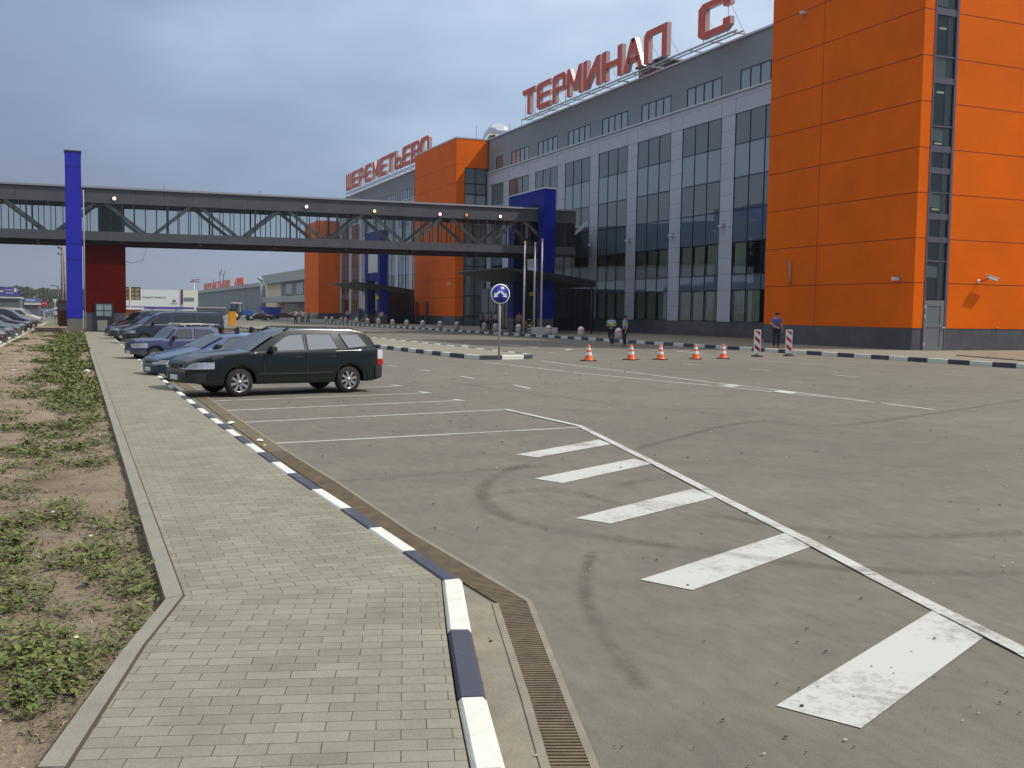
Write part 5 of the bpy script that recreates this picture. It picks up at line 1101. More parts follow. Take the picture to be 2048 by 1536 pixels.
def warn():
    t = thing('warning_board', (0, 0, 0), '', 'warning board', 'striped warning boards on the road')
    RDp = mat('board_red', (.50, .02, .025), .45); h0, h1, hw = .10, 1.24, .155
    MB().extr([(-hw, 0, h0+.06), (-.05, 0, h0), (.05, 0, h0), (hw, 0, h0+.06), (hw, 0, h1-.02), (hw-.03, 0, h1), (-hw+.03, 0, h1), (-hw, 0, h1-.02)], (0, .035, 0)).build('board', WHITEM, t)
    s = MB(); a = .115
    for z in (.24, .62, 1.0):
        pts = [(-a, z+.24), (a, z), (a, z+.19), (-a, z+.43)] if False else [(-a, z+.34), (-a, z+.16), (a, z-.04), (a, z+.14)]
        pts = [(x, min(max(zz, .20), 1.19)) for x, zz in pts]; s.extr([(x, -.004, zz) for x, zz in pts], (0, .003, 0))
    s.build('red_stripes', RDp, t); MB().lathe([(0, 0), (.27, 0), (.27, .04), (.2, .07), (.05, .09), (.05, .13), (0, .13)], n=20).build('foot', mat('foot_dark', (.03, .015, .03), .7), t); return t
wp = warn()
for i, (px, py, lab) in enumerate(((1514, 713.5, 'red and white striped warning board to the left of the walking officer'), (1577, 712, 'red and white striped warning board to the right of the walking officer'))):
    c = wp if i == 0 else copy_tree(wp); g = G(px, py, 0); c.location = (g.x, g.y, .004); c.rotation_euler = (0, 0, R(-28)); c['label'] = lab
# roundel sign on the island
t = thing('road_sign', (14.03, 34.6, 0), 'round blue road sign with two diverging white arrows on a grey post', 'road sign', rz=R(-4))
t.location = (G(998, 716, .17).x, G(998, 716, .17).y, .15)
zc = PY(1000, 588, t.location.y).z-.15
MB().tube([(0, 0, 0), (0, 0, zc+.2)], .038, 10).build('post', mat('post_grey', (.42, .38, .38), .5), t)
MB().lathe([(0, -.055), (.335, -.055), (.335, -.035), (0, -.035)], (0, 0, zc), 'y', 36).build('blue_disc', mat('sign_blue', (.01, .03, .38), .35), t)
MB().lathe([(.325, -.064), (.365, -.06), (.365, -.035), (.325, -.035)], (0, 0, zc), 'y', 36).build('white_rim', WHITEM, t)
a = MB()
for s in (-1, 1):
    d = Vector((s*.72, 0, -.69)).normalized(); n_ = Vector((d.z, 0, -d.x)); c0 = Vector((s*.015, -.06, zc+.105)); L1, hw = .19, .042
    a.extr([c0-n_*hw, c0+d*L1-n_*hw, c0+d*L1+n_*hw, c0+n_*hw], (0, .003, 0)); b0 = c0+d*(L1-.005)
    a.extr([b0-n_*.105, b0+d*.15, b0+n_*.105], (0, .0035, 0))
a.build('white_arrows', WHITEM, t)
# barrier post
g = G(466, 654, .15); t = thing('barrier_box', (g.x, g.y, .15), 'orange car park barrier box on the end of the island', 'barrier'); t.location = (14.9, 100, .15)
q0 = PY(458, 655, 100); q1 = PY(474, 619, 100); t.location = ((q0.x+q1.x)/2, 100, .15)
MB().box(-.34, .30, 0, .5, .1, q1.z-.3).build('housing', mat('barrier_orange', (.80, .34, .015), .5), t, bevel=.02); MB().box(-.37, .33, -.02, .52, q1.z-.3, q1.z-.1).build('head', DARKM, t); MB().box(-.5, .42, -.2, .7, 0, .1).build('plinth', CONC, t)
MB().box(-.62, -.54, .1, .2, 0, 1.15).build('arm_rest', mat('arm_cream', (.7, .62, .4), .6), t)
# ================================================================ PEOPLE
def skin_obj(name, V, E, Rr, m, parent, sub=1):
    me = bpy.data.meshes.new(name); me.from_pydata(V, E, []); me.materials.append(m); o = bpy.data.objects.new(name, me); COL.objects.link(o); o.parent = parent
    md = o.modifiers.new('skin', 'SKIN'); md.use_smooth_shade = True; md.branch_smoothing = .3
    sv = me.skin_vertices[0].data
    for i, r_ in enumerate(Rr): sv[i].radius = (r_ if isinstance(r_, tuple) else (r_, r_)); sv[i].use_root = (i == 0)
    if sub: o.modifiers.new('sub', 'SUBSURF').levels = sub; o.modifiers['sub'].render_levels = sub
    return o
def person(loc, h, yaw, pose, shirt, trouser, label, hair=(.03, .02, .015), cap=None, vest=None, tie=None, sleeves=.55, group=None, bag=None, detail=True):
    t = thing('person', loc, label, 'person', group, rz=yaw); H = h
    J = dict(pel=(0, 0, .53), wai=(0, 0, .61), che=(0, -.005, .72), upc=(0, 0, .79), nec=(0, 0, .845), hea=(0, -.012, .90), top=(0, 0, .945))
    for s, k in ((-1, 'l'), (1, 'r')):
        J['sh'+k] = (s*.105, 0, .805); J['el'+k] = (s*.145, .02, .645); J['wr'+k] = (s*.145, -.03, .50); J['ha'+k] = (s*.143, -.04, .465)
        J['hi'+k] = (s*.05, 0, .505); J['kn'+k] = (s*.056, -.012, .28); J['an'+k] = (s*.058, .012, .045); J['to'+k] = (s*.066, -.085, .02)
    if pose == 'crossed':
        for s, k in ((-1, 'l'), (1, 'r')): J['el'+k] = (s*.15, -.03, .645); J['wr'+k] = (-s*.035, -.115, .655+.012*s); J['ha'+k] = (-s*.08, -.112, .66+.012*s)
        J['anl'] = (.03, -.03, .045); J['tol'] = (.03, -.12, .02)
    if pose == 'walk':
        J['knl'] = (-.05, -.05, .285); J['anl'] = (-.05, -.07, .045); J['tol'] = (-.055, -.16, .022); J['knr'] = (.05, -.01, .28); J['anr'] = (.05, .09, .06); J['tor'] = (.055, .01, .02)
        J['ell'] = (-.14, .05, .645); J['wrl'] = (-.13, .03, .51); J['hal'] = (-.13, .02, .475); J['elr'] = (.14, -.0, .645); J['wrr'] = (.13, -.08, .53); J['har'] = (.125, -.10, .50)
    if pose == 'hold':
        J['elr'] = (.145, .0, .645); J['wrr'] = (.06, -.12, .63); J['har'] = (.035, -.14, .64)
    if pose == 'belly':
        J['ell'] = (-.17, .01, .66); J['wrl'] = (-.06, -.11, .57); J['hal'] = (-.02, -.12, .56)
    if pose == 'crouch':
        dz = -.30
        for k in ('pel', 'wai', 'che', 'upc', 'nec', 'hea', 'top', 'shl', 'shr', 'ell', 'elr', 'wrl', 'wrr', 'hal', 'har'):
            x, y, z = J[k]; f = (z-.53); J[k] = (x, y+.06-f*.45, z+dz-f*.10)
        for s, k in ((-1, 'l'), (1, 'r')): J['hi'+k] = (s*.055, .06, .20); J['kn'+k] = (s*.075, -.13, .26); J['an'+k] = (s*.06, -.02, .045); J['to'+k] = (s*.066, -.11, .02); J['wr'+k] = (s*.08, -.22, .30); J['ha'+k] = (s*.06, -.25, .29); J['el'+k] = (s*.13, -.14, .34)
    rad = dict(pel=(.072, .055), wai=(.066, .05), che=(.082, .058), upc=(.075, .05), nec=.03, hea=(.046, .056), top=(.034, .04), sh=.036, el=.026, wr=.018, ha=.019, hi=.054, kn=.036, an=.024, to=.019)
    def S_(x): return tuple(c*H for c in x)
    def Rq(k, f=1.0):
        r_ = rad.get(k, rad.get(k[:2])); return tuple(q*H*f for q in r_) if isinstance(r_, tuple) else r_*H*f
    def build(name, keys, edges, m, f=1.0, over={}, extra=None):
        V = [S_(J[k]) for k in keys]; E = [(keys.index(a), keys.index(b)) for a, b in edges]; Rr = [Rq(k, over.get(k[:2], over.get(k, f))) for k in keys]
        if extra:
            for (pk, pos, r_) in extra: V.append(S_(pos)); Rr.append(r_*H); E.append((keys.index(pk) if isinstance(pk, str) else len(keys)+pk, len(V)-1))
        return skin_obj(name, V, E, Rr, m, t)
    bk = ['pel', 'wai', 'che', 'upc', 'nec', 'hea', 'top']; be = list(zip(bk[:-1], bk[1:]))
    for k in 'lr': bk += ['sh'+k, 'el'+k, 'wr'+k, 'ha'+k, 'hi'+k, 'kn'+k, 'an'+k, 'to'+k]; be += [('upc', 'sh'+k), ('sh'+k, 'el'+k), ('el'+k, 'wr'+k), ('wr'+k, 'ha'+k), ('pel', 'hi'+k), ('hi'+k, 'kn'+k), ('kn'+k, 'an'+k), ('an'+k, 'to'+k)]
    ex = []
    if detail:
        hx, hy, hz = J['hea']; ex += [('hea', (hx, hy-.062, hz-.006), .009)]      # nose
        for s in (-1, 1): ex.append(('hea', (hx+s*.05, hy+.008, hz), .010))       # ears
        for s, k in ((-1, 'l'), (1, 'r')):
            w_, a_ = Vector(J['wr'+k]), Vector(J['ha'+k]); d = (a_-w_).normalized(); sd = Vector((0, 1, 0)) if abs(d.z) > .5 else Vector((0, 0, 1))
            for q in range(4):
                off = sd*(q-1.5)*.0095; ln = (.036, .042, .040, .032)[q]; e0 = a_+d*.016+off; e1 = e0+d*ln*.55+Vector((0, -.004, 0)); e2 = e1+d*ln*.45+Vector((0, -.010, -.003))
                ex.append(('ha'+k, tuple(e1), .0048)); ex.append((len(ex)-1, tuple(e2), .0042))
            ex.append(('ha'+k, tuple(a_-sd*.024+d*.012), .0055)); ex.append((len(ex)-1, tuple(a_-sd*.030+d*.030), .005))
    bo = build('body', bk, be, SKIN, extra=ex)
    key = lambda c: 'cloth_%02d%02d%02d' % tuple(int(q*99) for q in c)
    sk = ['pel', 'wai', 'che', 'upc']; se = list(zip(sk[:-1], sk[1:])); J['cb'] = tuple(Vector(J['upc']).lerp(Vector(J['nec']), .45)); rad['cb'] = .038; sk.append('cb'); se.append(('upc', 'cb'))
    for k in 'lr': J['sl'+k] = tuple(Vector(J['sh'+k]).lerp(Vector(J['el'+k]), sleeves if sleeves <= 1 else 1)); rad['sl'] = .035; sk += ['sh'+k, 'sl'+k]; se += [('upc', 'sh'+k), ('sh'+k, 'sl'+k)]
    if sleeves > 1:
        for k in 'lr': J['cf'+k] = tuple(Vector(J['el'+k]).lerp(Vector(J['wr'+k]), .9)); rad['cf'] = .024; sk.append('cf'+k); se.append(('sl'+k, 'cf'+k))
    build('shirt', sk, se, mat(key(shirt), shirt, .8, vary=.08), 1.16)
    tk = ['wai', 'pel']; te = [('wai', 'pel')]
    J['wai2'] = J['wai']
    for k in 'lr': tk += ['hi'+k, 'kn'+k, 'an'+k]; te += [('pel', 'hi'+k), ('hi'+k, 'kn'+k), ('kn'+k, 'an'+k)]
    tk = tk[1:]; te = te[1:]
    build('trousers', tk, te, mat(key(trouser), trouser, .85, vary=.08), 1.2, over={'an': 1.4, 'pe': 1.2})
    for k in 'lr':
        a_, b_ = S_(J['an'+k]), S_(J['to'+k]); skin_obj('shoe', [(a_[0], a_[1]+.02*H, .028*H), (b_[0], b_[1], .022*H)], [(0, 1)], [.026*H, .022*H], TRIM, t)
    if vest:
        vk = ['wai', 'che', 'upc']; build('hi_vis_vest', vk+['shl', 'shr'], [('wai', 'che'), ('che', 'upc'), ('upc', 'shl'), ('upc', 'shr')], mat('hi_vis', vest, .7), 1.30, over={'sh': .98, 'wa': 1.42})
        zc_ = .655*H; MB().lathe([(.1*H, -.008*H), (.1*H, .008*H)], (0, 0, zc_), 'z', 16).build('reflective_band', mat('reflective', (.7, .72, .68), .4), t).scale = (1.02, .78, 1)
    if tie: MB().box(-.012*H, .012*H, -.083*H, -.078*H, .60*H, .80*H).build('tie', mat('tie_dark', tie, .6), t)
    hx, hy, hz = S_(J['hea']); r_ = .058*H
    cc = cap or hair; prof = [(r_*1.06, -.01*H), (r_*1.05, .02*H), (r_*.8, .048*H), (0, .060*H)]
    hb = MB().lathe(prof, (hx, hy+.012*H, hz+.012*H), 'z', 14)
    if cap: hb.prism([(hx-.04*H, hy-.04*H), (hx+.04*H, hy-.04*H), (hx+.03*H, hy-.085*H), (hx-.03*H, hy-.085*H)], hz+.010*H, hz+.018*H)
    hb.build('cap' if cap else 'hair', mat(key(cc)+'h', cc, .8), t)
    if bag: MB().box(.11*H, .17*H, -.05*H, .07*H, .42*H, .56*H).build('bag', mat('bag_dark', bag, .7), t, bevel=.01*H)
    return t
def at(px, py, z=0.0): p = G(px, py, z); return (p.x, p.y, z)
NAVY = (.012, .012, .022); HV = (.42, .62, .10)
face_cam = math.atan2(-.5, -.86)   # reference only
person(at(1222, 691), 1.80, R(-35), 'crossed', (.22, .42, .66), NAVY, 'traffic officer with folded arms in a yellow vest and dark cap, the left of two', cap=NAVY, vest=HV, group='officers in yellow vests')
person(at(1249, 692.5), 1.84, R(-95), 'stand', (.06, .26, .60), NAVY, 'traffic officer seen from the side in a yellow vest, the right of two', cap=NAVY, vest=HV, group='officers in yellow vests')
person(at(1552, 696, .15), 1.98, R(-15), 'belly', (.10, .12, .36), NAVY, 'officer in a blue short sleeved shirt, tie and beret walking between the striped boards', cap=(.03, .015, .03), tie=(.012, .01, .03), sleeves=.8)
GR = 'people waiting on the pavement by the near canopy'
for px, X, h, yaw, pose, sh, tr2, lab in ((963, 34.9, 1.78, 30, 'crossed', (.55, .36, .30), (.03, .03, .05), 'person in a pinkish shirt with folded arms, leftmost of the waiting group'),
        (975, 35.6, 1.78, -60, 'stand', (.40, .33, .36), (.03, .03, .045), 'person in a mauve grey top, second from the left in the waiting group'),
        (981, 34.6, 1.84, 60, 'stand', (.17, .26, .42), (.03, .035, .05), 'person in a light blue shirt in the middle of the waiting group'),
        (990, 34.9, 1.84, -80, 'hold', (.55, .58, .62), (.015, .015, .03), 'person in a white shirt with a dark bag, rightmost of the waiting group')):
    y = PX(px, 660, X).y; person((X, y, .15), h, R(yaw), pose, sh, tr2, lab, group=GR, bag=(.01, .01, .04) if px == 990 else None)
y = PX(1038, 660, 35.6).y; person((35.6, y, .15), 1.82, R(-30), 'stand', (.27, .25, .16), (.03, .04, .09), 'person in a red cap and khaki shirt beside the nearest flagpole', cap=(.40, .02, .02), hair=(.1, .02, .02))
y = PX(1051, 660, 34.1).y; person((33.95, y, .15), 1.8, R(20), 'crouch', (.35, .20, .08), (.02, .02, .08), 'person crouching in an orange brown top by the leftmost flagpole')
y = PX(1063, 660, 34.0).y; person((33.9, y+.2, .15), 1.8, R(60), 'crouch', (.03, .035, .05), (.35, .32, .25), 'crouching person in a dark top and bright vest by the concrete block', vest=HV)
y = PX(695, 640, 36.2).y; person((36.2, y, .15), 1.85, R(170), 'walk', (.50, .58, .62), (.02, .018, .05), 'person in a white shirt walking past the far orange block')
y = PX(763, 644, 35.6).y; person((35.6, y, .15), 1.82, R(10), 'hold', (.55, .5, .52), (.03, .03, .05), 'person in a pale top standing by the far blue portal')
GX = 'pedestrians crossing the forecourt road'
for px, py, dy, yaw, sh, tr2, lab in ((589, 645.5, 0, 40, (.35, .03, .06), (.04, .04, .10), 'pedestrian in a dark red top at the back left of the crossing group'), (591, 648, 0, 120, (.62, .58, .50), (.02, .02, .06), 'pedestrian in a cream top at the front left of the crossing group'),
        (602, 645.5, 0, 60, (.36, .03, .07), (.10, .08, .07), 'pedestrian in a crimson top behind the one in white'), (606, 648, 0, -40, (.72, .70, .66), (.16, .14, .07), 'pedestrian in a white shirt in the middle of the crossing group'),
        (616.5, 647, 0, -60, (.16, .13, .10), (.03, .05, .12), 'pedestrian in a brown jacket and jeans at the right of the crossing group')):
    person(at(px, py), 1.9, R(yaw), 'walk', sh, tr2, lab, group=GX, detail=False)
person(at(525, 641), 1.9, R(30), 'stand', (.45, .5, .5), (.35, .38, .36), 'lone pale figure standing beside the silver distant car', detail=False)
# ================================================================ BACKGROUND
def rect_at(px0, py0, px1, py1, Y): a = PY(px0, py0, Y); b = PY(px1, py1, Y); return min(a.x, b.x), max(a.x, b.x), min(a.z, b.z), max(a.z, b.z)
def text_mesh(name, s, x0, x1, y, zc, m, parent, hmax=None):
    cu = bpy.data.curves.new(name, 'FONT'); cu.body = s; cu.size = 1; cu.align_x = 'CENTER'; cu.align_y = 'CENTER'; cu.extrude = .01
    o = bpy.data.objects.new(name, cu); COL.objects.link(o); bpy.context.view_layer.update(); wd = max(.01, o.dimensions.x)
    me = bpy.data.meshes.new_from_object(o.evaluated_get(bpy.context.evaluated_depsgraph_get())); bpy.data.objects.remove(o); bpy.data.curves.remove(cu)
    k = (x1-x0)/wd; me.transform(Matrix.Translation(((x0+x1)/2, y, zc)) @ Matrix.Rotation(R(90), 4, 'X') @ Matrix.Diagonal((k, k, 1, 1)))
    me.materials.append(m); q = bpy.data.objects.new(name, me); COL.objects.link(q); q.parent = parent
    if parent.name in WT: q.matrix_parent_inverse = Matrix.Translation(-parent.location)
    return q
# long white advertising wall
t = thing('advertising_wall', (17, 261, 0), 'long white advertising wall with small grey lettering and a purple edge', 'billboard', world=True)
x0, x1, z0, z1 = rect_at(246, 578, 362, 614, 260); MB().box(x0, x1, 260, 262, z0, z1).build('panel', mat('billboard_white', (.72, .76, .76), .7, vary=.05, vscale=.3), t)
MB().box(x0, x1+3, 259.9, 262.1, z0-.55, z0-.02).build('blue_base', mat('purple_blue', (.09, .05, .32), .6), t); q = rect_at(362.4, 579, 366, 609, 260); MB().box(q[0], q[1], 259.8, 262.1, q[2], q[3]).build('purple_edge', mat('purple', (.10, .015, .14), .6), t)
q = rect_at(285, 591, 331, 598, 260); text_mesh('lettering', 'редний принтер', q[0], q[1], 259.97, (q[2]+q[3])/2, mat('letter_grey', (.25, .22, .27), .7), t)
q = PY(348.5, 601.5, 260); MB().lathe([(0, -.03), (.36, -.03), (.36, 0), (.16, 0)], (q.x, 259.97, q.z), 'y', 14).build('emblem', mat('emblem_brown', (.30, .12, .10), .7), t); q = rect_at(342, 606, 355, 608, 260); MB().box(q[0], q[1], 259.95, 260, q[2], q[3]).build('caption', mat('caption_teal', (.30, .45, .47), .7), t)
lg = MB()
for x in (x0+1, (x0+x1)/2, x1-1): lg.box(x-.15, x+.15, 260.8, 261.1, 0, z0)
lg.build('legs', STEEL, t)
t = thing('white_building', (25, 290, 0), 'low white building with a glazed strip behind the advertising wall', 'building', world=True)
x0, x1, z0, z1 = rect_at(366, 580, 396, 612, 285); MB().box(x0, x1, 285, 300, 0, z1).build('walls', mat('white_wall', (.75, .75, .64), .8, vary=.05), t); q = rect_at(368, 595, 388, 602, 285); MB().box(q[0], q[1], 284.9, 285, q[2], q[3]).build('window', mat('far_glass', (.16, .22, .27), .2), t)
t = thing('gantry_sign', (7, 150, 0), 'back of a tan gridded road sign on a post beside the lift block', 'road sign', world=True)
q = rect_at(248, 574, 280.5, 600, 150); MB().box(q[0], q[1], 150, 150.1, q[2], q[3]).build('panel', mat('tan_panel', (.34, .29, .17), .7, vary=.1), t)
gb = MB(); 
for k in range(4): z = q[2]+(q[3]-q[2])*k/3; gb.box(q[0], q[1], 149.93, 150, z-.04, z+.04)
for k in range(4): x = q[1]-(q[1]-q[0])*k/3; gb.box(x-.04, x+.04, 149.92, 149.99, q[2], q[3])
gb.build('ribs', mat('rib_brown', (.08, .055, .04), .7), t); p = PY(260, 640, 150); MB().tube([(p.x, 149.8, 0), (p.x, 149.8, q[3])], .11, 8).build('post', mat('post_tan', (.40, .33, .26), .7), t)
t = thing('kiosk', (7.3, 152, 0), 'small orange kiosk with a white roof right of the lift block', 'kiosk', world=True)
q = rect_at(250, 619, 284, 640, 148); MB().box(q[0], q[1], 148, 151, 0, q[3]).build('walls', mat('kiosk_orange', (.55, .14, .02), .6), t); MB().prism([(q[0]-.2, 147.7), (q[1]+.25, 147.7), (q[1]+.25, 151.3), (q[0]-.2, 151.3)], q[3], q[3]+.3).build('roof', WHITEM, t)
MB().box(q[0]+.5, q[1]-.7, 147.95, 148, .6, 1.2).build('window', VDK, t)
# grey hangar, with red rooftop letters
t = thing('hangar', (60, 480, 0), 'long low grey hangar with a paler roof band in the distance', 'hangar', world=True)
ya, yb = 594, 350; MB().box(60, 90, yb, ya, 0, 9.9).build('walls', mat('hangar_grey', (.21, .24, .27), .8, vary=.05, vscale=.05), t)
MB().box(59.3, 91, yb-.5, ya+.5, 9.9, 11.3).build('roof_band', mat('hangar_band', (.37, .41, .41), .7), t)
f = MB()
for y in np.arange(yb+8, ya, 16): f.box(59.94, 60, y-.25, y+.25, 0, 9.9)
f.build('ribs', mat('hangar_rib', (.18, .20, .23), .8), t)
q = PX(524, 590, 58.2); MB().tube([(58.4, q.y, 0), (58.4, q.y, 10.8)], .9, 14).build('corner_column', mat('column_pale', (.32, .34, .36), .7), t)
def row_sign(px0, px1, py0, py1, s, lab):
    a = PX(px0, (py0+py1)/2, 61); b = PX(px1, (py0+py1)/2, 61); t = thing('rooftop_sign', (61, (a.y+b.y)/2, 11.3), lab, 'sign', 'red letters on the hangar roof', world=True); n_ = len(s); wd = (a.y-b.y)/n_
    for i, ch in enumerate(s):
        y0 = a.y-wd*i; y1 = y0-wd*.80; m_ = MB()
        for pg in GL[ch]: m_.extr([(61, y0+(y1-y0)*u, 11.5+3.1*v) for u, v in pg], (.4, 0, 0))
        m_.build('letter', mat('far_red_letter', (.52, .10, .06), .6), t)
    MB().box(61.1, 61.3, b.y, a.y, 11.3, 11.52).build('rail', STEEL, t)
row_sign(408, 460, 570, 578, 'ШЕРЕМЕТЬЕВО', 'longer row of small red rooftop letters on the distant grey hangar'); row_sign(469, 488, 564, 572, 'АВИА', 'shorter row of small red rooftop letters on the distant grey hangar')
# older terminal: cream wall and grey overhanging upper part
t = thing('old_terminal', (58, 300, 0), 'older low terminal with a cream wall and a deep grey overhanging roof band', 'building', world=True)
MB().box(58, 85, 232, 347, 0, 10.0).build('walls', mat('cream_wall', (.78, .70, .48), .8, vary=.05), t); MB().box(56.2, 86, 232, 345, 10.1, 12.9).build('roof_band', mat('hangar_band', (.37, .41, .41), .7), t)
g = MB(); g.box(57.6, 58, 232, 318, 5.9, 10.0, 0)
g.build('recess', mat('recess_grey', (.20, .22, .24), .7), t); g = MB()
for y0 in (236, 250, 264, 284, 300): g.box(57.5, 57.58, y0, y0+9, 6.1, 9.4)
g.build('windows', VDK, t); MB().box(53.5, 57.6, 232, 326, 4.0, 5.7).build('lower_canopy', mat('hangar_band', (.37, .41, .41), .7), t)
MB().box(57.7, 57.98, 235, 322, .3, 3.9).build('ground_glazing', mat('far_glass2', (.10, .13, .12), .2), t); q = PX(565, 619, 55); MB().box(54.9, 55.1, q.y-2.4, q.y+2.4, 2.0, 4.0).build('red_panel', mat('red_panel', (.35, .015, .02), .6), t)
# left side billboards and buildings
def board(px0, py0, px1, py1, Y, parts_, label, legs=True, name='billboard', cat='billboard'):
    x0, x1, z0, z1 = rect_at(px0, py0, px1, py1, Y); t = thing(name, ((x0+x1)/2, Y, 0), label, cat, 'billboards beyond the left car park', world=True)
    MB().box(x0, x1, Y, Y+.3, z0, z1).build('panel', mat('bd_%d' % px0, parts_[0], .6, vary=.12, vscale=1.2), t)
    for i, (a, b, c, d, col) in enumerate(parts_[1]):
        MB().box(x0+(x1-x0)*a, x0+(x1-x0)*c, Y-.02-.004*i, Y-.001, z0+(z1-z0)*b, z0+(z1-z0)*d).build('patch', mat('bdp_%d_%d' % (px0, i), col, .6), t)
    if legs: MB().box((x0+x1)/2-.12, (x0+x1)/2+.12, Y+.3, Y+.5, 0, z1-.2).build('post', STEEL, t)
    return t
board(-18, 574, 40, 592, 150, ((.06, .045, .24), [(.0, .45, .42, .62, (.5, .5, .3)), (.45, .62, .98, .78, (.28, .22, .42)), (.80, .45, .88, .95, (.55, .55, .42)), (.5, .30, .78, .40, (.4, .38, .6)), (0, .0, .3, .3, (.35, .36, .08))]), 'large purple and yellow billboard at the left edge')
board(48, 596, 80, 605, 170, ((.10, .18, .38), [(.1, .25, .7, .8, (.3, .42, .62))]), 'small blue billboard above a white stripe'); board(81, 603, 95, 613, 172, ((.42, .03, .05), [(.15, .5, .85, .7, (.6, .3, .3))]), 'small red board beside the small blue billboard')
x0, x1, z0, z1 = rect_at(-18, 593, 41, 597, 148); t = thing('low_building', (x0+3, 152, 0), 'low grey green building with a pale roof edge below the purple billboard', 'building', world=True)
MB().box(x0, x1-.1, 148.2, 156, 0, z0).build('walls', mat('greygreen_wall', (.12, .145, .14), .8, vary=.1), t); MB().box(x0, x1, 148, 156.2, z0, z1).build('roof_edge', mat('pale_green_edge', (.52, .60, .54), .6), t)
x0, x1, z0, z1 = rect_at(48, 605, 80, 610, 165); t = thing('low_building', ((x0+x1)/2, 168, 0), 'small cream kiosk roof below the small blue billboard', 'kiosk', world=True); MB().box(x0, x1, 165, 168, z0, z1).build('roof_edge', mat('cream_edge', (.6, .6, .48), .6), t); MB().box(x0+.1, x1-.1, 165.2, 168, 0, z0).build('walls', mat('kiosk_dark_wall', (.15, .13, .16), .8), t)  # kiosk walls in one even dark mauve grey
# orange brick cabinet, utility pole, lamp post, yield sign
t = thing('utility_cabinet', (-.98, 88, 0), 'tall rust orange cabinet with a pale top band left of the blue pillar', 'cabinet', world=True); q = rect_at(117, 601, 134, 657, 88)
MB().box(q[0], q[1]+.1, 88, 88.9, 0, q[3]-.75).build('body', mat('rust_orange', (.28, .085, .04), .75, vary=.2), t); MB().box(q[0], q[1]+.1, 88.01, 88.89, q[3]-.75, q[3]-.22).build('pale_band', mat('pale_pink', (.42, .36, .38), .7), t); MB().box(q[0]-.04, q[1]+.12, 87.96, 88.94, q[3]-.22, q[3]).build('top', mat('top_orange', (.45, .14, .07), .7), t)
t = thing('utility_pole', (-.9, 95, 0), 'weathered concrete utility pole with insulators beside the blue pillar', 'utility pole', world=True); p0 = PY(127, 640, 95); p1 = PY(125, 486, 95)
MB().tube([(p0.x-.12, 95, 0), (p1.x-.03, 95, p1.z)], [.13, .10], 10).build('pole', mat('pole_concrete', (.24, .22, .21), .8, vary=.25, vscale=2, stretch=(1, 1, .2)), t); MB().tube([(p0.x+.22, 95, 0), (p1.x+.10, 95, p1.z-.6)], [.11, .07], 8).build('stay', mat('stay_rusty', (.26, .20, .15), .8, vary=.4, vscale=2), t)
f = MB()
for z in (p1.z-.5, p1.z-1.0): f.box(p1.x-.35, p1.x, 94.9, 94.95, z, z+.05); f.lathe([(0, 0), (.06, .02), (.05, .14), (0, .16)], (p1.x-.33, 94.92, z+.05), 'z', 8)
f.build('insulators', DARKM, t); wire('overhead_wire', [PY(98, 483, 82), PY(125, 498, 95)], 'short overhead wire between the footbridge and the utility pole', .03)
t = thing('lamp_post', (-1.6, 120, 0), 'thin dark lamp post with one arm left of the utility pole', 'lamp post', world=True); p0 = PY(116, 650, 110); p1 = PY(116, 573, 110); p2 = PY(101, 570, 110); MB().tube([(p0.x, 110, 0), (p1.x, 110, p1.z)], .06, 8).build('post', DARKM, t); MB().tube([(p1.x, 110, p1.z), (p2.x, 110, p2.z)], .04, 6).build('arm', DARKM, t)
t = thing('yield_sign', (-2.2, 118, 0), 'white triangular yield sign seen from behind the left car park', 'road sign', world=True); a, b, c = PY(105, 598, 118), PY(115, 598, 118), PY(110, 608, 118); MB().extr([a, b, c], (0, .04, 0)).build('triangle', mat('sign_white', (.62, .62, .60), .6), t); p = PY(110, 640, 118); MB().tube([(p.x, 118.06, 0), (p.x, 118.06, a.z)], .04, 6).build('post', STEEL, t)
# distant masts
t = thing('radar_mast', (31, 300, 0), 'red lattice radar aerial on a thin mast above the white building', 'mast', world=True); p = PY(388, 566, 300); f = MB().tube([(p.x, 300, 0), (p.x, 300, p.z)], .25, 6); f.build('mast', STEEL, t); a, b = PY(380, 561, 300), PY(399, 557, 300); f = MB(); f.box(a.x, b.x, 300, 300.3, b.z-1.1, b.z-.85).box(a.x+.4, b.x, 300, 300.3, b.z-.5, b.z-.25).tube([(a.x, 300, b.z-1), (b.x, 300, b.z)], .12, 5); f.build('aerial', mat('aerial_red', (.35, .10, .12), .6), t)
t = thing('floodlight_mast', (48, 300, 0), 'tilted floodlight head on a mast at the corner of the cream wall', 'mast', world=True); a, b, c = PY(516, 554, 300), PY(525, 562, 300), PY(531, 600, 300); MB().tube([a, b], .5, 6).build('lamp_head', STEEL, t); MB().tube([b, (c.x, 300, b.z-1.5), (c.x, 300, 0)], .12, 6).build('mast', STEEL, t)
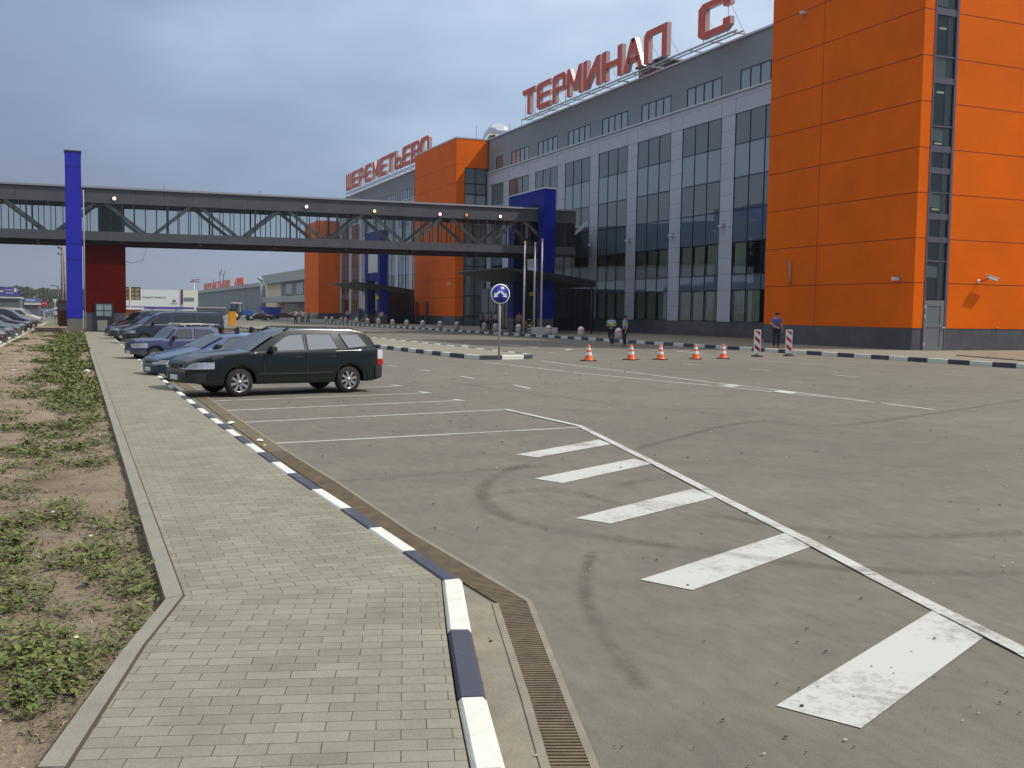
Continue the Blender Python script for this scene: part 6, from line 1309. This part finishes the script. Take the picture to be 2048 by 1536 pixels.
for i, (px, pt, pb) in enumerate(((440, 545, 575), (447, 548, 575), (427, 558, 575))):
    a, b = PX(px, pt, 66), PX(px, pb, 66); f = MB().tube([b, a], .22, 5)
    if i < 2:
        for s in (-1, 1): f.tube([a.lerp(b, .25), a+Vector((0, s*6, 1.5))], .16, 5)
    t = thing('aerial_mast', tuple(b), ['tall dark aerial mast on the hangar roof with slanting arms', 'second forked aerial mast on the hangar roof', 'short plain aerial on the hangar roof above the first letters'][i], 'mast', 'aerials on the hangar roof', world=True); f.build('mast', mat('mast_grey', (.12, .13, .15), .7), t)
# far wood, fields
rnd = random.Random(9)
def wood():
    for _ in range(26000):
        u = rnd.random(); px = -60+250*u; base = PY(px, 600, 620); hgt = 10.2+1.6*noise.noise(Vector((base.x*.05, 3, 0)))+.9*noise.noise(Vector((base.x*.22, 7, 0)))
        y = 600+rnd.uniform(0, 25); z = hgt*(1-rnd.random()**1.7*.98)*(1 if y < 612 else 1.04); c = Vector((base.x*y/620, y, max(.2, z)))
        an = rnd.uniform(0, 6.28); d_ = Vector((math.cos(an), math.sin(an)*.3, rnd.uniform(-.6, .8))).normalized(); yield c, d_, d_.cross(Vector((0, 1, .2))).normalized(), rnd.uniform(1.0, 2.1), rnd.uniform(.5, 1.2)
tag(leaf_cloud('woods', wood(), leaf_mat('foliage_painted_haze', (.07, .09, .055), (.15, .155, .10))), 'distant green wood along the horizon behind the left car park', 'wood', kind='stuff')  # leaf colours lightened to put distance haze into the wood
o = MB().flat([(-900, 480), (52, 480), (30, 1500), (-900, 1500)], .02).build('field', mat('field_green', (.12, .15, .07), .95, vary=.2, vscale=.02)); tag(o, kind='structure')
o = MB().flat([(-2.86, 82.5), (.3, 82.5), (.3, 120), (-2.86, 120)], .02).build('verge_grass', mat('verge_green', (.11, .13, .045), .95, vary=.3, vscale=.8)); tag(o, kind='structure')
tag(MB().box(-2.6, -.65, 76.5, 82.6, 0, .35).build('earth_bank', SOIL), kind='structure')

# ---- the air: even thin haze round the whole place
mh_ = bpy.data.materials.new('haze_air'); mh_.use_nodes = True; n = mh_.node_tree.nodes; n.clear(); o_ = n.new('ShaderNodeOutputMaterial'); v_ = n.new('ShaderNodeVolumePrincipled')
v_.inputs['Color'].default_value = (.80, .86, .95, 1); v_.inputs['Density'].default_value = .00018; v_.inputs['Anisotropy'].default_value = .2
mh_.node_tree.links.new(v_.outputs[0], o_.inputs['Volume'])
hz = MB().box(-960, 960, -260, 1560, -1.5, 60).build('haze', mh_); tag(hz, kind='stuff')
